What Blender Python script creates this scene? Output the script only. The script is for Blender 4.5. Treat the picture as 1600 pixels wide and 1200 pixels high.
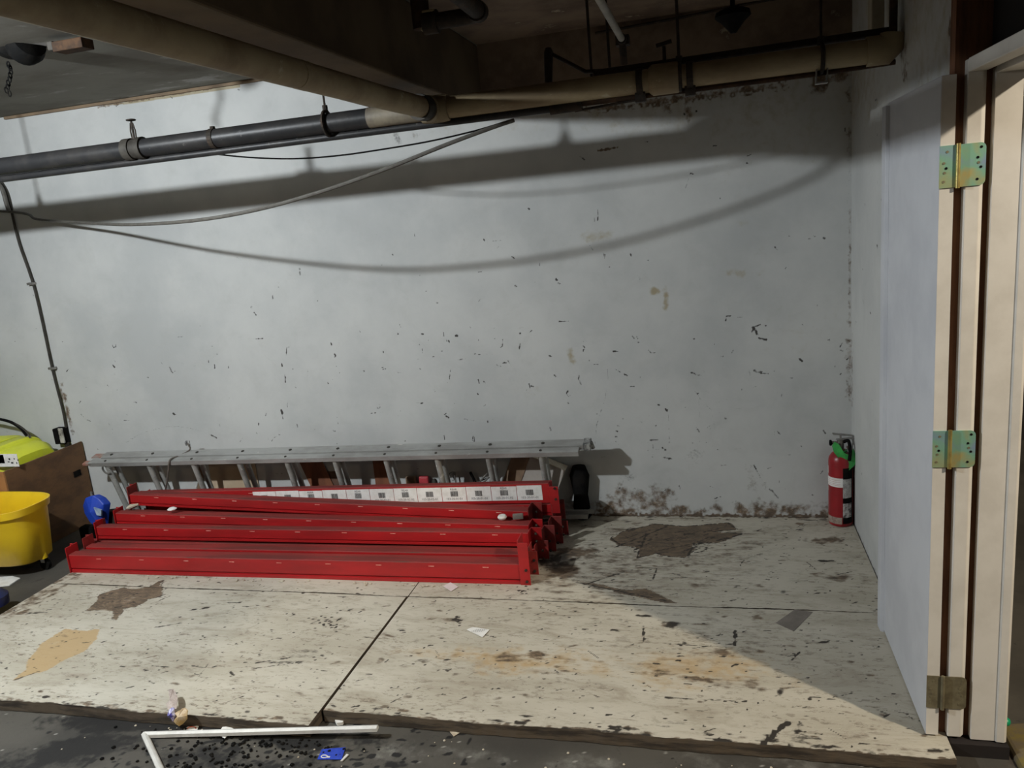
import bpy, bmesh, math, random
import numpy as np
from mathutils import Vector, Matrix, Euler

for _o in list(bpy.data.objects):
    bpy.data.objects.remove(_o, do_unlink=True)
scene = bpy.context.scene
COL = scene.collection
random.seed(7)
rng = np.random.default_rng(7)

# ------------------------------------------------------------------ camera
CX, CY, CZ = -0.6895, -4.3049, 1.8389
YAW, PITCH, ROLL, FPX = -0.2620, 0.2149, -0.0939, 1218.0
_f = Vector((math.sin(YAW) * math.cos(PITCH), math.cos(YAW) * math.cos(PITCH), -math.sin(PITCH)))
_r = _f.cross(Vector((0, 0, 1))).normalized()
_u = _r.cross(_f)
RV = _r * math.cos(ROLL) + _u * math.sin(ROLL)
UV = -_r * math.sin(ROLL) + _u * math.cos(ROLL)
FV = _f
cam_data = bpy.data.cameras.new('camera')
cam_data.sensor_width = 36.0
cam_data.sensor_fit = 'HORIZONTAL'
cam_data.lens = FPX * 36.0 / 1600.0
cam_data.clip_start = 0.05
cam = bpy.data.objects.new('camera', cam_data)
COL.objects.link(cam)
m = Matrix.Identity(4)
for i in range(3):
    m[i][0] = RV[i]; m[i][1] = UV[i]; m[i][2] = -FV[i]
m[0][3], m[1][3], m[2][3] = CX, CY, CZ
cam.matrix_world = m
scene.camera = cam

# ------------------------------------------------------------------ world, lights, exposure
world = bpy.data.worlds.new('world'); scene.world = world
world.use_nodes = True
world.node_tree.nodes['Background'].inputs[0].default_value = (0.02, 0.02, 0.022, 1)
world.node_tree.nodes['Background'].inputs[1].default_value = 0.3
scene.view_settings.view_transform = 'Standard'
scene.view_settings.look = 'None'
scene.view_settings.gamma = 1
scene.view_settings.exposure = 0.0
scene.view_settings.use_curve_mapping = False

def point_light(name, loc, power, color, radius):
    d = bpy.data.lights.new(name, 'POINT')
    d.energy = power; d.color = color; d.shadow_soft_size = radius
    o = bpy.data.objects.new(name, d); COL.objects.link(o); o.location = loc
    return o
point_light('ceiling_lamp_light', (-3.85, -2.98, 2.61), 350, (0.90, 0.96, 1.0), 0.045)
point_light('corridor_lamp_light', (3.0, -4.15, 3.95), 900, (1.0, 0.88, 0.70), 0.09)

_d = bpy.data.lights.new('warm_fill_light', 'AREA'); _d.shape = 'RECTANGLE'; _d.size = 1.2; _d.size_y = 0.3; _d.energy = 26; _d.color = (1.0, 0.78, 0.5)  # added unseen fill that warms the shaded areas
_o = bpy.data.objects.new('warm_fill_light', _d); COL.objects.link(_o); _o.location = (-4.6, -5.5, 2.6)

# ------------------------------------------------------------------ helpers
def ray(px, py):
    d = FV + RV * ((px - 800) / FPX) - UV * ((py - 600) / FPX)
    return Vector((CX, CY, CZ)), d
def at(px, py, ax, val):
    o, d = ray(px, py); t = (val - o[ax]) / d[ax]
    return o + d * t

MATS = {}
ROOTS = {}
def nt(name):
    mt = bpy.data.materials.new(name); mt.use_nodes = True
    n = mt.node_tree; b = n.nodes['Principled BSDF']
    return mt, n, b
def noise(n, scale, detail=6, rough=0.6, vec=None, dist=0.0):
    t = n.nodes.new('ShaderNodeTexNoise'); t.inputs['Scale'].default_value = scale
    t.inputs['Detail'].default_value = detail; t.inputs['Roughness'].default_value = rough
    t.inputs['Distortion'].default_value = dist
    if vec is not None: n.links.new(vec, t.inputs['Vector'])
    return t.outputs['Fac']
def ramp(n, fac, a, b, ca=0.0, cb=1.0):
    r = n.nodes.new('ShaderNodeMapRange'); r.interpolation_type = 'SMOOTHSTEP'
    n.links.new(fac, r.inputs['Value'])
    r.inputs['From Min'].default_value = a; r.inputs['From Max'].default_value = b
    r.inputs['To Min'].default_value = ca; r.inputs['To Max'].default_value = cb
    return r.outputs['Result']
def mth(n, op, a, b=None):
    x = n.nodes.new('ShaderNodeMath'); x.operation = op
    for i, v in enumerate((a, b)):
        if v is None: continue
        if isinstance(v, (int, float)): x.inputs[i].default_value = v
        else: n.links.new(v, x.inputs[i])
    return x.outputs[0]
def mix(n, fac, a, b):
    x = n.nodes.new('ShaderNodeMix'); x.data_type = 'RGBA'
    if isinstance(fac, (int, float)): x.inputs[0].default_value = fac
    else: n.links.new(fac, x.inputs[0])
    for i, v in ((6, a), (7, b)):
        if isinstance(v, (tuple, list)): x.inputs[i].default_value = (*v[:3], 1)
        else: n.links.new(v, x.inputs[i])
    return x.outputs[2]
def coords(n, scale=(1, 1, 1), rot=(0, 0, 0)):
    c = n.nodes.new('ShaderNodeTexCoord'); mp = n.nodes.new('ShaderNodeMapping')
    n.links.new(c.outputs['Object'], mp.inputs['Vector'])
    mp.inputs['Scale'].default_value = scale; mp.inputs['Rotation'].default_value = rot
    return mp.outputs['Vector']
def bump(n, b, h, strength=0.3, dist=0.01):
    x = n.nodes.new('ShaderNodeBump'); x.inputs['Strength'].default_value = strength
    x.inputs['Distance'].default_value = dist
    n.links.new(h, x.inputs['Height']); n.links.new(x.outputs[0], b.inputs['Normal'])

def worn(name, c1, c2, scale=8, rough=0.6, metal=0.0, lo=0.4, hi=0.65, c3=None, s3=40, t3=(0.62, 0.7), bmp=0.15, stretch=(1, 1, 1)):
    """two-tone mottled surface with optional third wear colour"""
    if name in MATS: return MATS[name]
    mt, n, b = nt(name)
    v = coords(n, stretch)
    f = noise(n, scale, 8, 0.65, v)
    c = mix(n, ramp(n, f, lo, hi), c1, c2)
    if c3 is not None:
        g = noise(n, s3, 6, 0.7, v)
        c = mix(n, ramp(n, g, t3[0], t3[1]), c, c3)
    n.links.new(c, b.inputs['Base Color'])
    b.inputs['Roughness'].default_value = rough
    b.inputs['Metallic'].default_value = metal
    if bmp: bump(n, b, noise(n, scale * 5, 6, 0.6, v), bmp, 0.004)
    MATS[name] = mt
    return mt

def marked(name, base1, base2, dark, brown, ochre, grain=(1, 1, 1), ns=60, rough=0.7, speck=None, specscale=45, bmp=0.2, lowfreq=1.3, grime=None):
    """painted surface whose dirt, stains, peeled spots and some painted shade are stored per vertex in 'marks'"""
    mt, n, b = nt(name)
    v = coords(n, grain)
    at_ = n.nodes.new('ShaderNodeVertexColor'); at_.layer_name = 'marks'
    sp = n.nodes.new('ShaderNodeSeparateColor'); n.links.new(at_.outputs['Color'], sp.inputs[0])
    R, G, B = sp.outputs[0], sp.outputs[1], sp.outputs[2]
    big = noise(n, lowfreq, 6, 0.6, v)
    c = mix(n, ramp(n, big, 0.35, 0.68), base1, base2)
    fine = noise(n, ns, 8, 0.7, v)
    mid = noise(n, ns * 0.22, 8, 0.7, v)
    if grime:
        gz = noise(n, 5.5, 9, 0.72, v, 0.6)
        c = mix(n, ramp(n, gz, 0.46, 0.74, 0, grime[0]), c, grime[1])
    if speck:
        s1 = noise(n, specscale, 4, 0.75, v)
        gate = noise(n, 2.3, 4, 0.6, v)
        fac = mth(n, 'MULTIPLY', ramp(n, s1, speck[0], speck[0] + 0.05), ramp(n, gate, 0.35, 0.7, 0.25, 1.0))
        c = mix(n, mth(n, 'MULTIPLY', fac, speck[1]), c, speck[2])
    fo = mth(n, 'ADD', B, mth(n, 'MULTIPLY', mth(n, 'SUBTRACT', mid, 0.5), 1.1))
    c = mix(n, mth(n, 'MULTIPLY', ramp(n, fo, 0.15, 0.85, 0, 0.9), ramp(n, B, 0.0, 0.12)), c, ochre)
    fb = mth(n, 'ADD', G, mth(n, 'MULTIPLY', mth(n, 'SUBTRACT', mid, 0.5), 1.5))
    bc = mix(n, ramp(n, mid, 0.3, 0.62), brown, tuple(x * 0.42 for x in brown))
    bc = mix(n, ramp(n, fine, 0.5, 0.72, 0, .75), bc, tuple(min(1, x * 2.2) for x in brown))
    c = mix(n, mth(n, 'MULTIPLY', ramp(n, fb, 0.25, 0.7, 0, 0.95), ramp(n, G, 0.0, 0.12)), c, bc)
    fd = mth(n, 'ADD', R, mth(n, 'MULTIPLY', mth(n, 'SUBTRACT', fine, 0.5), 0.8))
    c = mix(n, mth(n, 'MULTIPLY', ramp(n, fd, 0.22, 0.62), ramp(n, R, 0.02, 0.2)), c, dark)
    n.links.new(c, b.inputs['Base Color'])
    b.inputs['Roughness'].default_value = rough
    bump(n, b, fine, bmp, 0.003)
    MATS[name] = mt
    return mt

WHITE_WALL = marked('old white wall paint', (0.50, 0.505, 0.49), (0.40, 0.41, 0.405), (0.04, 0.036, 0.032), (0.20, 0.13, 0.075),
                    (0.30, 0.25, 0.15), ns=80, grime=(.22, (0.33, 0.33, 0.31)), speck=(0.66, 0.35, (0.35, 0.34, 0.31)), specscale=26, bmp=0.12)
PLY_PAINT = marked('scuffed cream floor paint', (0.50, 0.465, 0.385), (0.40, 0.365, 0.29), (0.028, 0.022, 0.016), (0.17, 0.115, 0.07),
                   (0.42, 0.29, 0.14), grain=(0.6, 1.7, 1), ns=75, speck=(0.555, 0.72, (0.17, 0.14, 0.10)), specscale=34, grime=(.62, (0.24, 0.195, 0.135)), bmp=0.4, lowfreq=2.2)
CONCRETE = marked('dirty grey concrete', (0.074, 0.067, 0.055), (0.040, 0.036, 0.030), (0.008, 0.007, 0.006), (0.09, 0.06, 0.04),
                  (0.30, 0.29, 0.26), ns=45, speck=(0.60, 0.8, (0.03, 0.028, 0.025)), specscale=22, bmp=0.5, lowfreq=1.7)
PLY_EDGE = worn('raw plywood edge', (0.10, 0.075, 0.05), (0.03, 0.022, 0.015), 9, 0.85, stretch=(.6, .6, 5), bmp=0.3)
CEIL_L = worn('peeling grey ceiling', (0.20, 0.195, 0.17), (0.15, 0.14, 0.12), 1.6, 0.9, c3=(0.34, 0.335, 0.32), s3=1.9, t3=(0.56, 0.68), stretch=(1, 2, 1))
CEIL_R = worn('brown stained plaster', (0.17, 0.12, 0.08), (0.09, 0.06, 0.04), 3, 0.9, c3=(0.30, 0.25, 0.18), s3=6, t3=(0.62, 0.7))
BEAM = worn('brown painted beam', (0.10, 0.072, 0.043), (0.065, 0.045, 0.028), 2.2, 0.8)
BEIGE_PIPE = worn('grimy beige pipe wrap', (0.30, 0.24, 0.14), (0.20, 0.145, 0.08), 5, 0.7, c3=(0.38, 0.33, 0.22), s3=12, stretch=(0.5, 1, 1))
DARK_PIPE = worn('black steel pipe', (0.020, 0.020, 0.021), (0.032, 0.030, 0.029), 12, 0.42, 0.1, c3=(0.10, 0.095, 0.09), s3=30, t3=(0.64, 0.7))
IRON = worn('dark cast iron', (0.03, 0.026, 0.022), (0.055, 0.04, 0.03), 20, 0.65, 0.2)
RUST = worn('rusty brown iron', (0.035, 0.022, 0.015), (0.065, 0.036, 0.02), 20, 0.75, 0.1)
GREY_FIT = worn('grey fitting', (0.05, 0.045, 0.038), (0.03, 0.027, 0.023), 15, 0.6)
def red_paint():
    mt, n, b = nt('scuffed red paint')
    v = coords(n, (0.35, 1.5, 1.5)); v2 = coords(n, (0.12, 6, 6))
    c = mix(n, ramp(n, noise(n, 6, 8, 0.65, v), 0.35, 0.7), (0.36, 0.009, 0.011), (0.25, 0.008, 0.009))
    c = mix(n, ramp(n, noise(n, 14, 8, 0.7, v2), 0.60, 0.75, 0, 0.8), c, (0.12, 0.012, 0.01))
    c = mix(n, ramp(n, noise(n, 60, 5, 0.7, v), 0.73, 0.77, 0, 0.8), c, (0.55, 0.35, 0.28))
    n.links.new(c, b.inputs['Base Color']); b.inputs['Roughness'].default_value = 0.42
    return mt
RED = red_paint()
RED_TOP = worn('dusty red paint', (0.23, 0.018, 0.015), (0.13, 0.015, 0.011), 7, 0.75, c3=(0.10, 0.03, 0.02), s3=16, t3=(0.55, 0.66), stretch=(.25, 2, 1))
RED_DK = worn('grimy dark red paint', (0.24, 0.015, 0.012), (0.09, 0.012, 0.01), 12, 0.6, c3=(0.40, 0.02, 0.015), s3=20)
ALU = worn('dusty aluminium', (0.40, 0.40, 0.385), (0.27, 0.265, 0.25), 6, 0.5, 0.35, c3=(0.62, 0.6, 0.56), s3=14, t3=(0.64, 0.7), stretch=(0.4, 1, 1))
ALU_RUNG = worn('paint spotted aluminium rung', (0.36, 0.355, 0.33), (0.24, 0.235, 0.215), 14, 0.6, 0.2, c3=(0.65, 0.63, 0.58), s3=22, t3=(0.62, 0.66))
LIME_DK = worn('groove lime', (0.40, 0.42, 0.03), (0.36, 0.38, 0.03), 5, 0.4)
YELLOW = worn('yellow bucket plastic', (0.75, 0.50, 0.015), (0.68, 0.44, 0.015), 5, 0.4, bmp=0.03, c3=(0.40, 0.27, 0.03), s3=18, t3=(0.68, 0.8))
LIME = worn('lime yellow plastic', (0.66, 0.70, 0.04), (0.58, 0.61, 0.04), 5, 0.35, bmp=0.03, c3=(0.44, 0.43, 0.2), s3=4, t3=(0.52, 0.68))
BROWNBOARD = worn('brown hardboard', (0.145, 0.072, 0.028), (0.085, 0.042, 0.018), 5, 0.7, stretch=(1, 1, 2))
ORANGEBOARD = worn('orange brown board', (0.33, 0.15, 0.05), (0.24, 0.11, 0.04), 5, 0.7)
BLUE = worn('blue plastic', (0.014, 0.055, 0.42), (0.01, 0.035, 0.26), 9, 0.45)
BLUE_DK = worn('dark blue plastic', (0.01, 0.015, 0.08), (0.006, 0.01, 0.04), 9, 0.5)
BLACK = worn('matt black', (0.005, 0.005, 0.005), (0.010, 0.009, 0.008), 15, 0.75)
BLACK.node_tree.nodes['Principled BSDF'].inputs['Specular IOR Level'].default_value = 0.15
CARD = worn('pale cardboard', (0.46, 0.36, 0.25), (0.40, 0.31, 0.21), 5, 0.85)
CARD_DK = worn('brown cardboard', (0.24, 0.16, 0.10), (0.17, 0.11, 0.07), 6, 0.85)
WOOD_RD = worn('reddish brown board', (0.20, 0.075, 0.035), (0.14, 0.05, 0.025), 6, 0.6, stretch=(3, 3, 0.6))
PAPER = worn('white paper', (0.72, 0.71, 0.68), (0.62, 0.6, 0.56), 20, 0.8, bmp=0)
PAPER_DK = worn('stained paper', (0.50, 0.45, 0.36), (0.40, 0.33, 0.24), 12, 0.85)
INK = worn('black ink', (0.02, 0.02, 0.02), (0.04, 0.04, 0.04), 60, 0.7, bmp=0)
INK_R = worn('red ink', (0.5, 0.08, 0.03), (0.4, 0.06, 0.03), 60, 0.7, bmp=0)
DOOR = worn('white door paint', (0.50, 0.51, 0.535), (0.43, 0.44, 0.47), 2.5, 0.45, c3=(0.38, 0.37, 0.35), s3=9, t3=(0.70, 0.8), bmp=0.05)
JAMB = worn('cream jamb paint', (0.62, 0.59, 0.54), (0.54, 0.51, 0.46), 4, 0.5, c3=(0.30, 0.26, 0.2), s3=16, t3=(0.70, 0.78), bmp=0.08)
BROWNWOOD = worn('raw brown stud', (0.20, 0.09, 0.045), (0.12, 0.055, 0.03), 8, 0.7, stretch=(4, 4, 0.5))
DARKVOID = worn('black brown board and void', (0.010, 0.006, 0.005), (0.006, 0.004, 0.004), 4, 0.85)  # near-black colour also stands for the unlit passage and shaded gaps
def zinc():
    mt, n, b = nt('iridescent zinc plate')
    v = coords(n)
    f = noise(n, 9, 3, 0.5, v, 0.6)
    cr = n.nodes.new('ShaderNodeValToRGB'); n.links.new(f, cr.inputs[0])
    e = cr.color_ramp.elements
    e[0].position = 0.36; e[0].color = (0.30, 0.42, 0.55, 1)
    e[1].position = 0.64; e[1].color = (0.52, 0.46, 0.20, 1)
    x = e.new(0.5); x.color = (0.28, 0.55, 0.40, 1)
    n.links.new(cr.outputs[0], b.inputs['Base Color'])
    b.inputs['Metallic'].default_value = 0.55; b.inputs['Roughness'].default_value = 0.38
    return mt
ZINC = zinc()
ZINC_OLD = worn('dull brown zinc', (0.19, 0.165, 0.10), (0.12, 0.10, 0.06), 20, 0.6, 0.3)
EXT_RED = worn('extinguisher red', (0.27, 0.009, 0.014), (0.21, 0.008, 0.011), 10, 0.35, bmp=0.03)
GREEN = worn('green plastic', (0.04, 0.36, 0.07), (0.03, 0.26, 0.05), 14, 0.45)
GREENCAP = worn('emerald plastic', (0.0, 0.32, 0.14), (0.0, 0.26, 0.11), 14, 0.4)
CABLE = worn('grey cable sheath', (0.10, 0.093, 0.08), (0.07, 0.063, 0.053), 30, 0.6)
STEEL = worn('worn steel', (0.30, 0.29, 0.27), (0.2, 0.19, 0.17), 20, 0.4, 0.6)
TRIMW = worn('white vinyl trim', (0.62, 0.61, 0.58), (0.5, 0.49, 0.46), 12, 0.5)
TAPE = worn('grey tape', (0.20, 0.175, 0.15), (0.15, 0.13, 0.11), 12, 0.6)
SAND = worn('dirty sand', (0.12, 0.095, 0.06), (0.17, 0.13, 0.03), 14, 0.9)

for _m, _s in ((DARK_PIPE, .22), (IRON, .12), (RUST, .1), (GREY_FIT, .15), (BLACK, .05), (CEIL_L, .1), (BEAM, .15), (BROWNWOOD, .2)):
    _m.node_tree.nodes['Principled BSDF'].inputs['Specular IOR Level'].default_value = _s

class MB:
    def __init__(self): self.v = []; self.f = []; self.mi = []
    def add(self, vs, fs, mi=0):
        k = len(self.v); self.v += [Vector(v) for v in vs]
        self.f += [tuple(i + k for i in f) for f in fs]; self.mi += [mi] * len(fs); return self
    def box(self, lo, hi, M=None, mi=0):
        x0, y0, z0 = lo; x1, y1, z1 = hi
        vs = [Vector(p) for p in ((x0,y0,z0),(x1,y0,z0),(x1,y1,z0),(x0,y1,z0),(x0,y0,z1),(x1,y0,z1),(x1,y1,z1),(x0,y1,z1))]
        if M is not None: vs = [M @ v for v in vs]
        return self.add(vs, [(0,3,2,1),(4,5,6,7),(0,1,5,4),(1,2,6,5),(2,3,7,6),(3,0,4,7)], mi)
    def prism(self, prof, a, b, M=None, mi=0, axis=0):
        """extrude closed 2-D profile from a to b along axis (0: x, profile = (y, z); 1: y, profile (x, z); 2: z, profile (x, y))"""
        def P(t, p):
            if axis == 0: return Vector((t, p[0], p[1]))
            if axis == 1: return Vector((p[0], t, p[1]))
            return Vector((p[0], p[1], t))
        n_ = len(prof)
        vs = [P(a, p) for p in prof] + [P(b, p) for p in prof]
        if M is not None: vs = [M @ v for v in vs]
        fs = [(i, (i + 1) % n_, n_ + (i + 1) % n_, n_ + i) for i in range(n_)]
        fs += [tuple(range(n_ - 1, -1, -1)), tuple(range(n_, 2 * n_))]
        return self.add(vs, fs, mi)
    def tube(self, pts, r, seg=12, mi=0, cap=True):
        pts = [Vector(p) for p in pts]
        rs = r if isinstance(r, (list, tuple)) else [r] * len(pts)
        rings = []
        ref = None
        for i, p in enumerate(pts):
            if i == 0: t = pts[1] - pts[0]
            elif i == len(pts) - 1: t = pts[-1] - pts[-2]
            else: t = (pts[i + 1] - pts[i]).normalized() + (pts[i] - pts[i - 1]).normalized()
            t.normalize()
            if ref is None:
                ref = Vector((0, 0, 1)) if abs(t.z) < 0.9 else Vector((1, 0, 0))
            a = (ref - t * ref.dot(t)).normalized(); ref = a; bb = t.cross(a)
            rings.append([p + (a * math.cos(2 * math.pi * k / seg) + bb * math.sin(2 * math.pi * k / seg)) * rs[i] for k in range(seg)])
        vs = [v for rg in rings for v in rg]; fs = []
        for i in range(len(rings) - 1):
            for k in range(seg):
                fs.append((i*seg+k, i*seg+(k+1)%seg, (i+1)*seg+(k+1)%seg, (i+1)*seg+k))
        if cap: fs += [tuple(range(seg - 1, -1, -1)), tuple((len(rings)-1)*seg + k for k in range(seg))]
        return self.add(vs, fs, mi)
    def lathe(self, prof, origin=(0,0,0), seg=32, M=None, mi=0):
        """prof = [(r, z)] turned about z through origin"""
        vs = []; fs = []
        for (r, z) in prof:
            for k in range(seg):
                a = 2 * math.pi * k / seg
                vs.append(Vector((r * math.cos(a), r * math.sin(a), z)))
        if M is not None: vs = [M @ v for v in vs]
        vs = [v + Vector(origin) for v in vs]
        for i in range(len(prof) - 1):
            for k in range(seg):
                fs.append((i*seg+k, i*seg+(k+1)%seg, (i+1)*seg+(k+1)%seg, (i+1)*seg+k))
        fs += [tuple(range(seg - 1, -1, -1)), tuple((len(prof)-1)*seg + k for k in range(seg))]
        return self.add(vs, fs, mi)
    def build(self, name, mat, parent=None, smooth=False, bev=0.0, local=False):
        me = bpy.data.meshes.new(name)
        vs = self.v
        if parent is not None and not local:
            Mi = root_matrix(parent).inverted(); vs = [Mi @ v for v in vs]
        me.from_pydata([tuple(v) for v in vs], [], self.f)
        mats = mat if isinstance(mat, (list, tuple)) else [mat]
        for q in mats: me.materials.append(q)
        if len(mats) > 1: me.polygons.foreach_set('material_index', self.mi)
        bm = bmesh.new(); bm.from_mesh(me)
        bmesh.ops.recalc_face_normals(bm, faces=bm.faces)
        bm.to_mesh(me); bm.free()
        o = bpy.data.objects.new(name, me); COL.objects.link(o)
        if parent is not None: o.parent = parent
        if smooth:
            me.polygons.foreach_set('use_smooth', [True] * len(me.polygons))
            try: me.set_sharp_from_angle(angle=math.radians(40))
            except Exception: pass
        if bev:
            md = o.modifiers.new('bevel', 'BEVEL'); md.width = bev; md.segments = 2; md.limit_method = 'ANGLE'
        return o

def root_matrix(o):
    while o.parent is not None: o = o.parent
    return ROOTS.get(o.name, Matrix.Identity(4))
def thing(name, label, cat, loc=(0, 0, 0), rot=None, group=None):
    o = bpy.data.objects.new(name, None); COL.objects.link(o)
    o.empty_display_size = 0.1
    M = Matrix.Translation(Vector(loc))
    if rot is not None: M = M @ rot.to_4x4()
    o.location = loc
    if rot is not None: o.rotation_euler = rot.to_euler()
    ROOTS[o.name] = M
    o['label'] = label; o['category'] = cat
    if group: o['group'] = group
    return o
def tag(o, label, cat, group=None, kind=None):
    o['label'] = label; o['category'] = cat
    if group: o['group'] = group
    if kind: o['kind'] = kind
    return o
def struct(o, label=None, cat=None):
    o['kind'] = 'structure'
    if label: o['label'] = label
    if cat: o['category'] = cat
    return o

# ------------------------------------------------------------------ surfaces with marks
_TAB = np.random.default_rng(3).random((256, 256)).astype(np.float32)
def vnoise(U, V, f, o=0.0):
    x = U*f + 100 + o; y = V*f + 57 + o*1.7
    xi = np.floor(x).astype(int); yi = np.floor(y).astype(int); fx = x - xi; fy = y - yi
    fx = fx*fx*(3 - 2*fx); fy = fy*fy*(3 - 2*fy)
    g = lambda a, b_: _TAB[a & 255, b_ & 255]
    return (g(xi, yi)*(1-fx) + g(xi+1, yi)*fx)*(1-fy) + (g(xi, yi+1)*(1-fx) + g(xi+1, yi+1)*fx)*fy
def fbm(U, V, f, o=0.0):
    return (vnoise(U, V, f, o) + .5*vnoise(U, V, f*2.1, o+7) + .25*vnoise(U, V, f*4.3, o+13) + .125*vnoise(U, V, f*8.7, o+29)) / 1.875
class Canvas:
    """per-vertex marks on a planar grid; u,v = the two in-plane world axes"""
    def __init__(self, us, vs):
        self.us = np.asarray(us); self.vs = np.asarray(vs)
        self.d = np.zeros((len(vs), len(us), 4), np.float32); self.d[..., 3] = 1
    def win(self, u0, u1, v0, v1):
        a, b = np.searchsorted(self.us, [u0, u1]); c, d = np.searchsorted(self.vs, [v0, v1])
        return slice(c, d), slice(a, b)
    def seg(self, p, q, w, ch=0, s=1.0, soft=0.5):
        u0, u1 = min(p[0], q[0]) - 2*w, max(p[0], q[0]) + 2*w
        v0, v1 = min(p[1], q[1]) - 2*w, max(p[1], q[1]) + 2*w
        sl = self.win(u0, u1, v0, v1)
        U, V = np.meshgrid(self.us[sl[1]], self.vs[sl[0]])
        if U.size == 0: return
        dx, dy = q[0]-p[0], q[1]-p[1]; L = dx*dx + dy*dy + 1e-12
        t = np.clip(((U-p[0])*dx + (V-p[1])*dy) / L, 0, 1)
        D = np.hypot(U - p[0] - t*dx, V - p[1] - t*dy)
        D = D + (vnoise(U, V, 90, 2.) - .5) * w * 1.6
        val = s * np.clip((w*(1+soft) - D) / (2*w*soft + 1e-9), 0, 1)
        if L > .0009: val = val * np.clip(.25 + 1.5*vnoise(U, V, 45, 4.), 0, 1)
        self.d[sl][..., ch] = np.maximum(self.d[sl][..., ch], val)
    def ell(self, c, a, b, ang=0, ch=0, s=1.0, soft=0.6):
        R_ = max(a, b) * (1 + soft)
        sl = self.win(c[0]-R_, c[0]+R_, c[1]-R_, c[1]+R_)
        U, V = np.meshgrid(self.us[sl[1]] - c[0], self.vs[sl[0]] - c[1])
        if U.size == 0: return
        wu, wv = U + c[0], V + c[1]; fq = .55 / max(min(a, b), .006)
        x = U*math.cos(ang) + V*math.sin(ang); y = -U*math.sin(ang) + V*math.cos(ang)
        D = np.sqrt((x/a)**2 + (y/b)**2)
        if max(a, b) > .012: D = D + (fbm(wu, wv, min(fq, 45), 3.0) - .5) * 1.9 + (vnoise(wu, wv, 60, 9.) - .5) * .5
        val = s * np.clip((1 + soft - D) / (2*soft), 0, 1)
        if max(a, b) > .03: val = val * (.45 + .8*fbm(wu, wv, 22, 5.))
        self.d[sl][..., ch] = np.maximum(self.d[sl][..., ch], val)
    def poly(self, pts, ch=0, s=1.0, jitter=0.012):
        pts = np.array(pts)
        sl = self.win(pts[:,0].min()-.03, pts[:,0].max()+.03, pts[:,1].min()-.03, pts[:,1].max()+.03)
        U, V = np.meshgrid(self.us[sl[1]], self.vs[sl[0]])
        if U.size == 0: return
        U0, V0 = U, V
        U = U0 + jitter*3.2*(fbm(U0, V0, 22, 1.) - .5); V = V0 + jitter*2.4*(fbm(U0, V0, 26, 8.) - .5)
        ins = np.zeros(U.shape, bool); n_ = len(pts)
        for i in range(n_):
            x1, y1 = pts[i]; x2, y2 = pts[(i+1) % n_]
            cond = ((y1 > V) != (y2 > V)) & (U < (x2-x1)*(V-y1)/(y2-y1+1e-12) + x1)
            ins ^= cond
        self.d[sl][..., ch] = np.maximum(self.d[sl][..., ch], ins * s * (.75 + .4*fbm(U0, V0, 30, 6.)))
    def mesh(self, name, mat, fn, keep=None):
        nu, nv = len(self.us), len(self.vs)
        U, V = np.meshgrid(self.us, self.vs)
        co = fn(U, V).reshape(-1, 3).astype(np.float32)
        idx = np.arange(nu*nv).reshape(nv, nu)
        q = np.stack([idx[:-1,:-1], idx[:-1,1:], idx[1:,1:], idx[1:,:-1]], -1).reshape(-1, 4)
        me = bpy.data.meshes.new(name)
        me.vertices.add(nu*nv); me.vertices.foreach_set('co', co.ravel())
        me.loops.add(q.size); me.loops.foreach_set('vertex_index', q.ravel().astype(np.int32))
        me.polygons.add(len(q)); me.polygons.foreach_set('loop_start', np.arange(0, q.size, 4, dtype=np.int32))
        me.polygons.foreach_set('loop_total', np.full(len(q), 4, np.int32))
        me.update(calc_edges=True)
        ca = me.color_attributes.new('marks', 'FLOAT_COLOR', 'POINT')
        ca.data.foreach_set('color', self.d.reshape(-1))
        me.materials.append(mat)
        o = bpy.data.objects.new(name, me); COL.objects.link(o)
        return o

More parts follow.
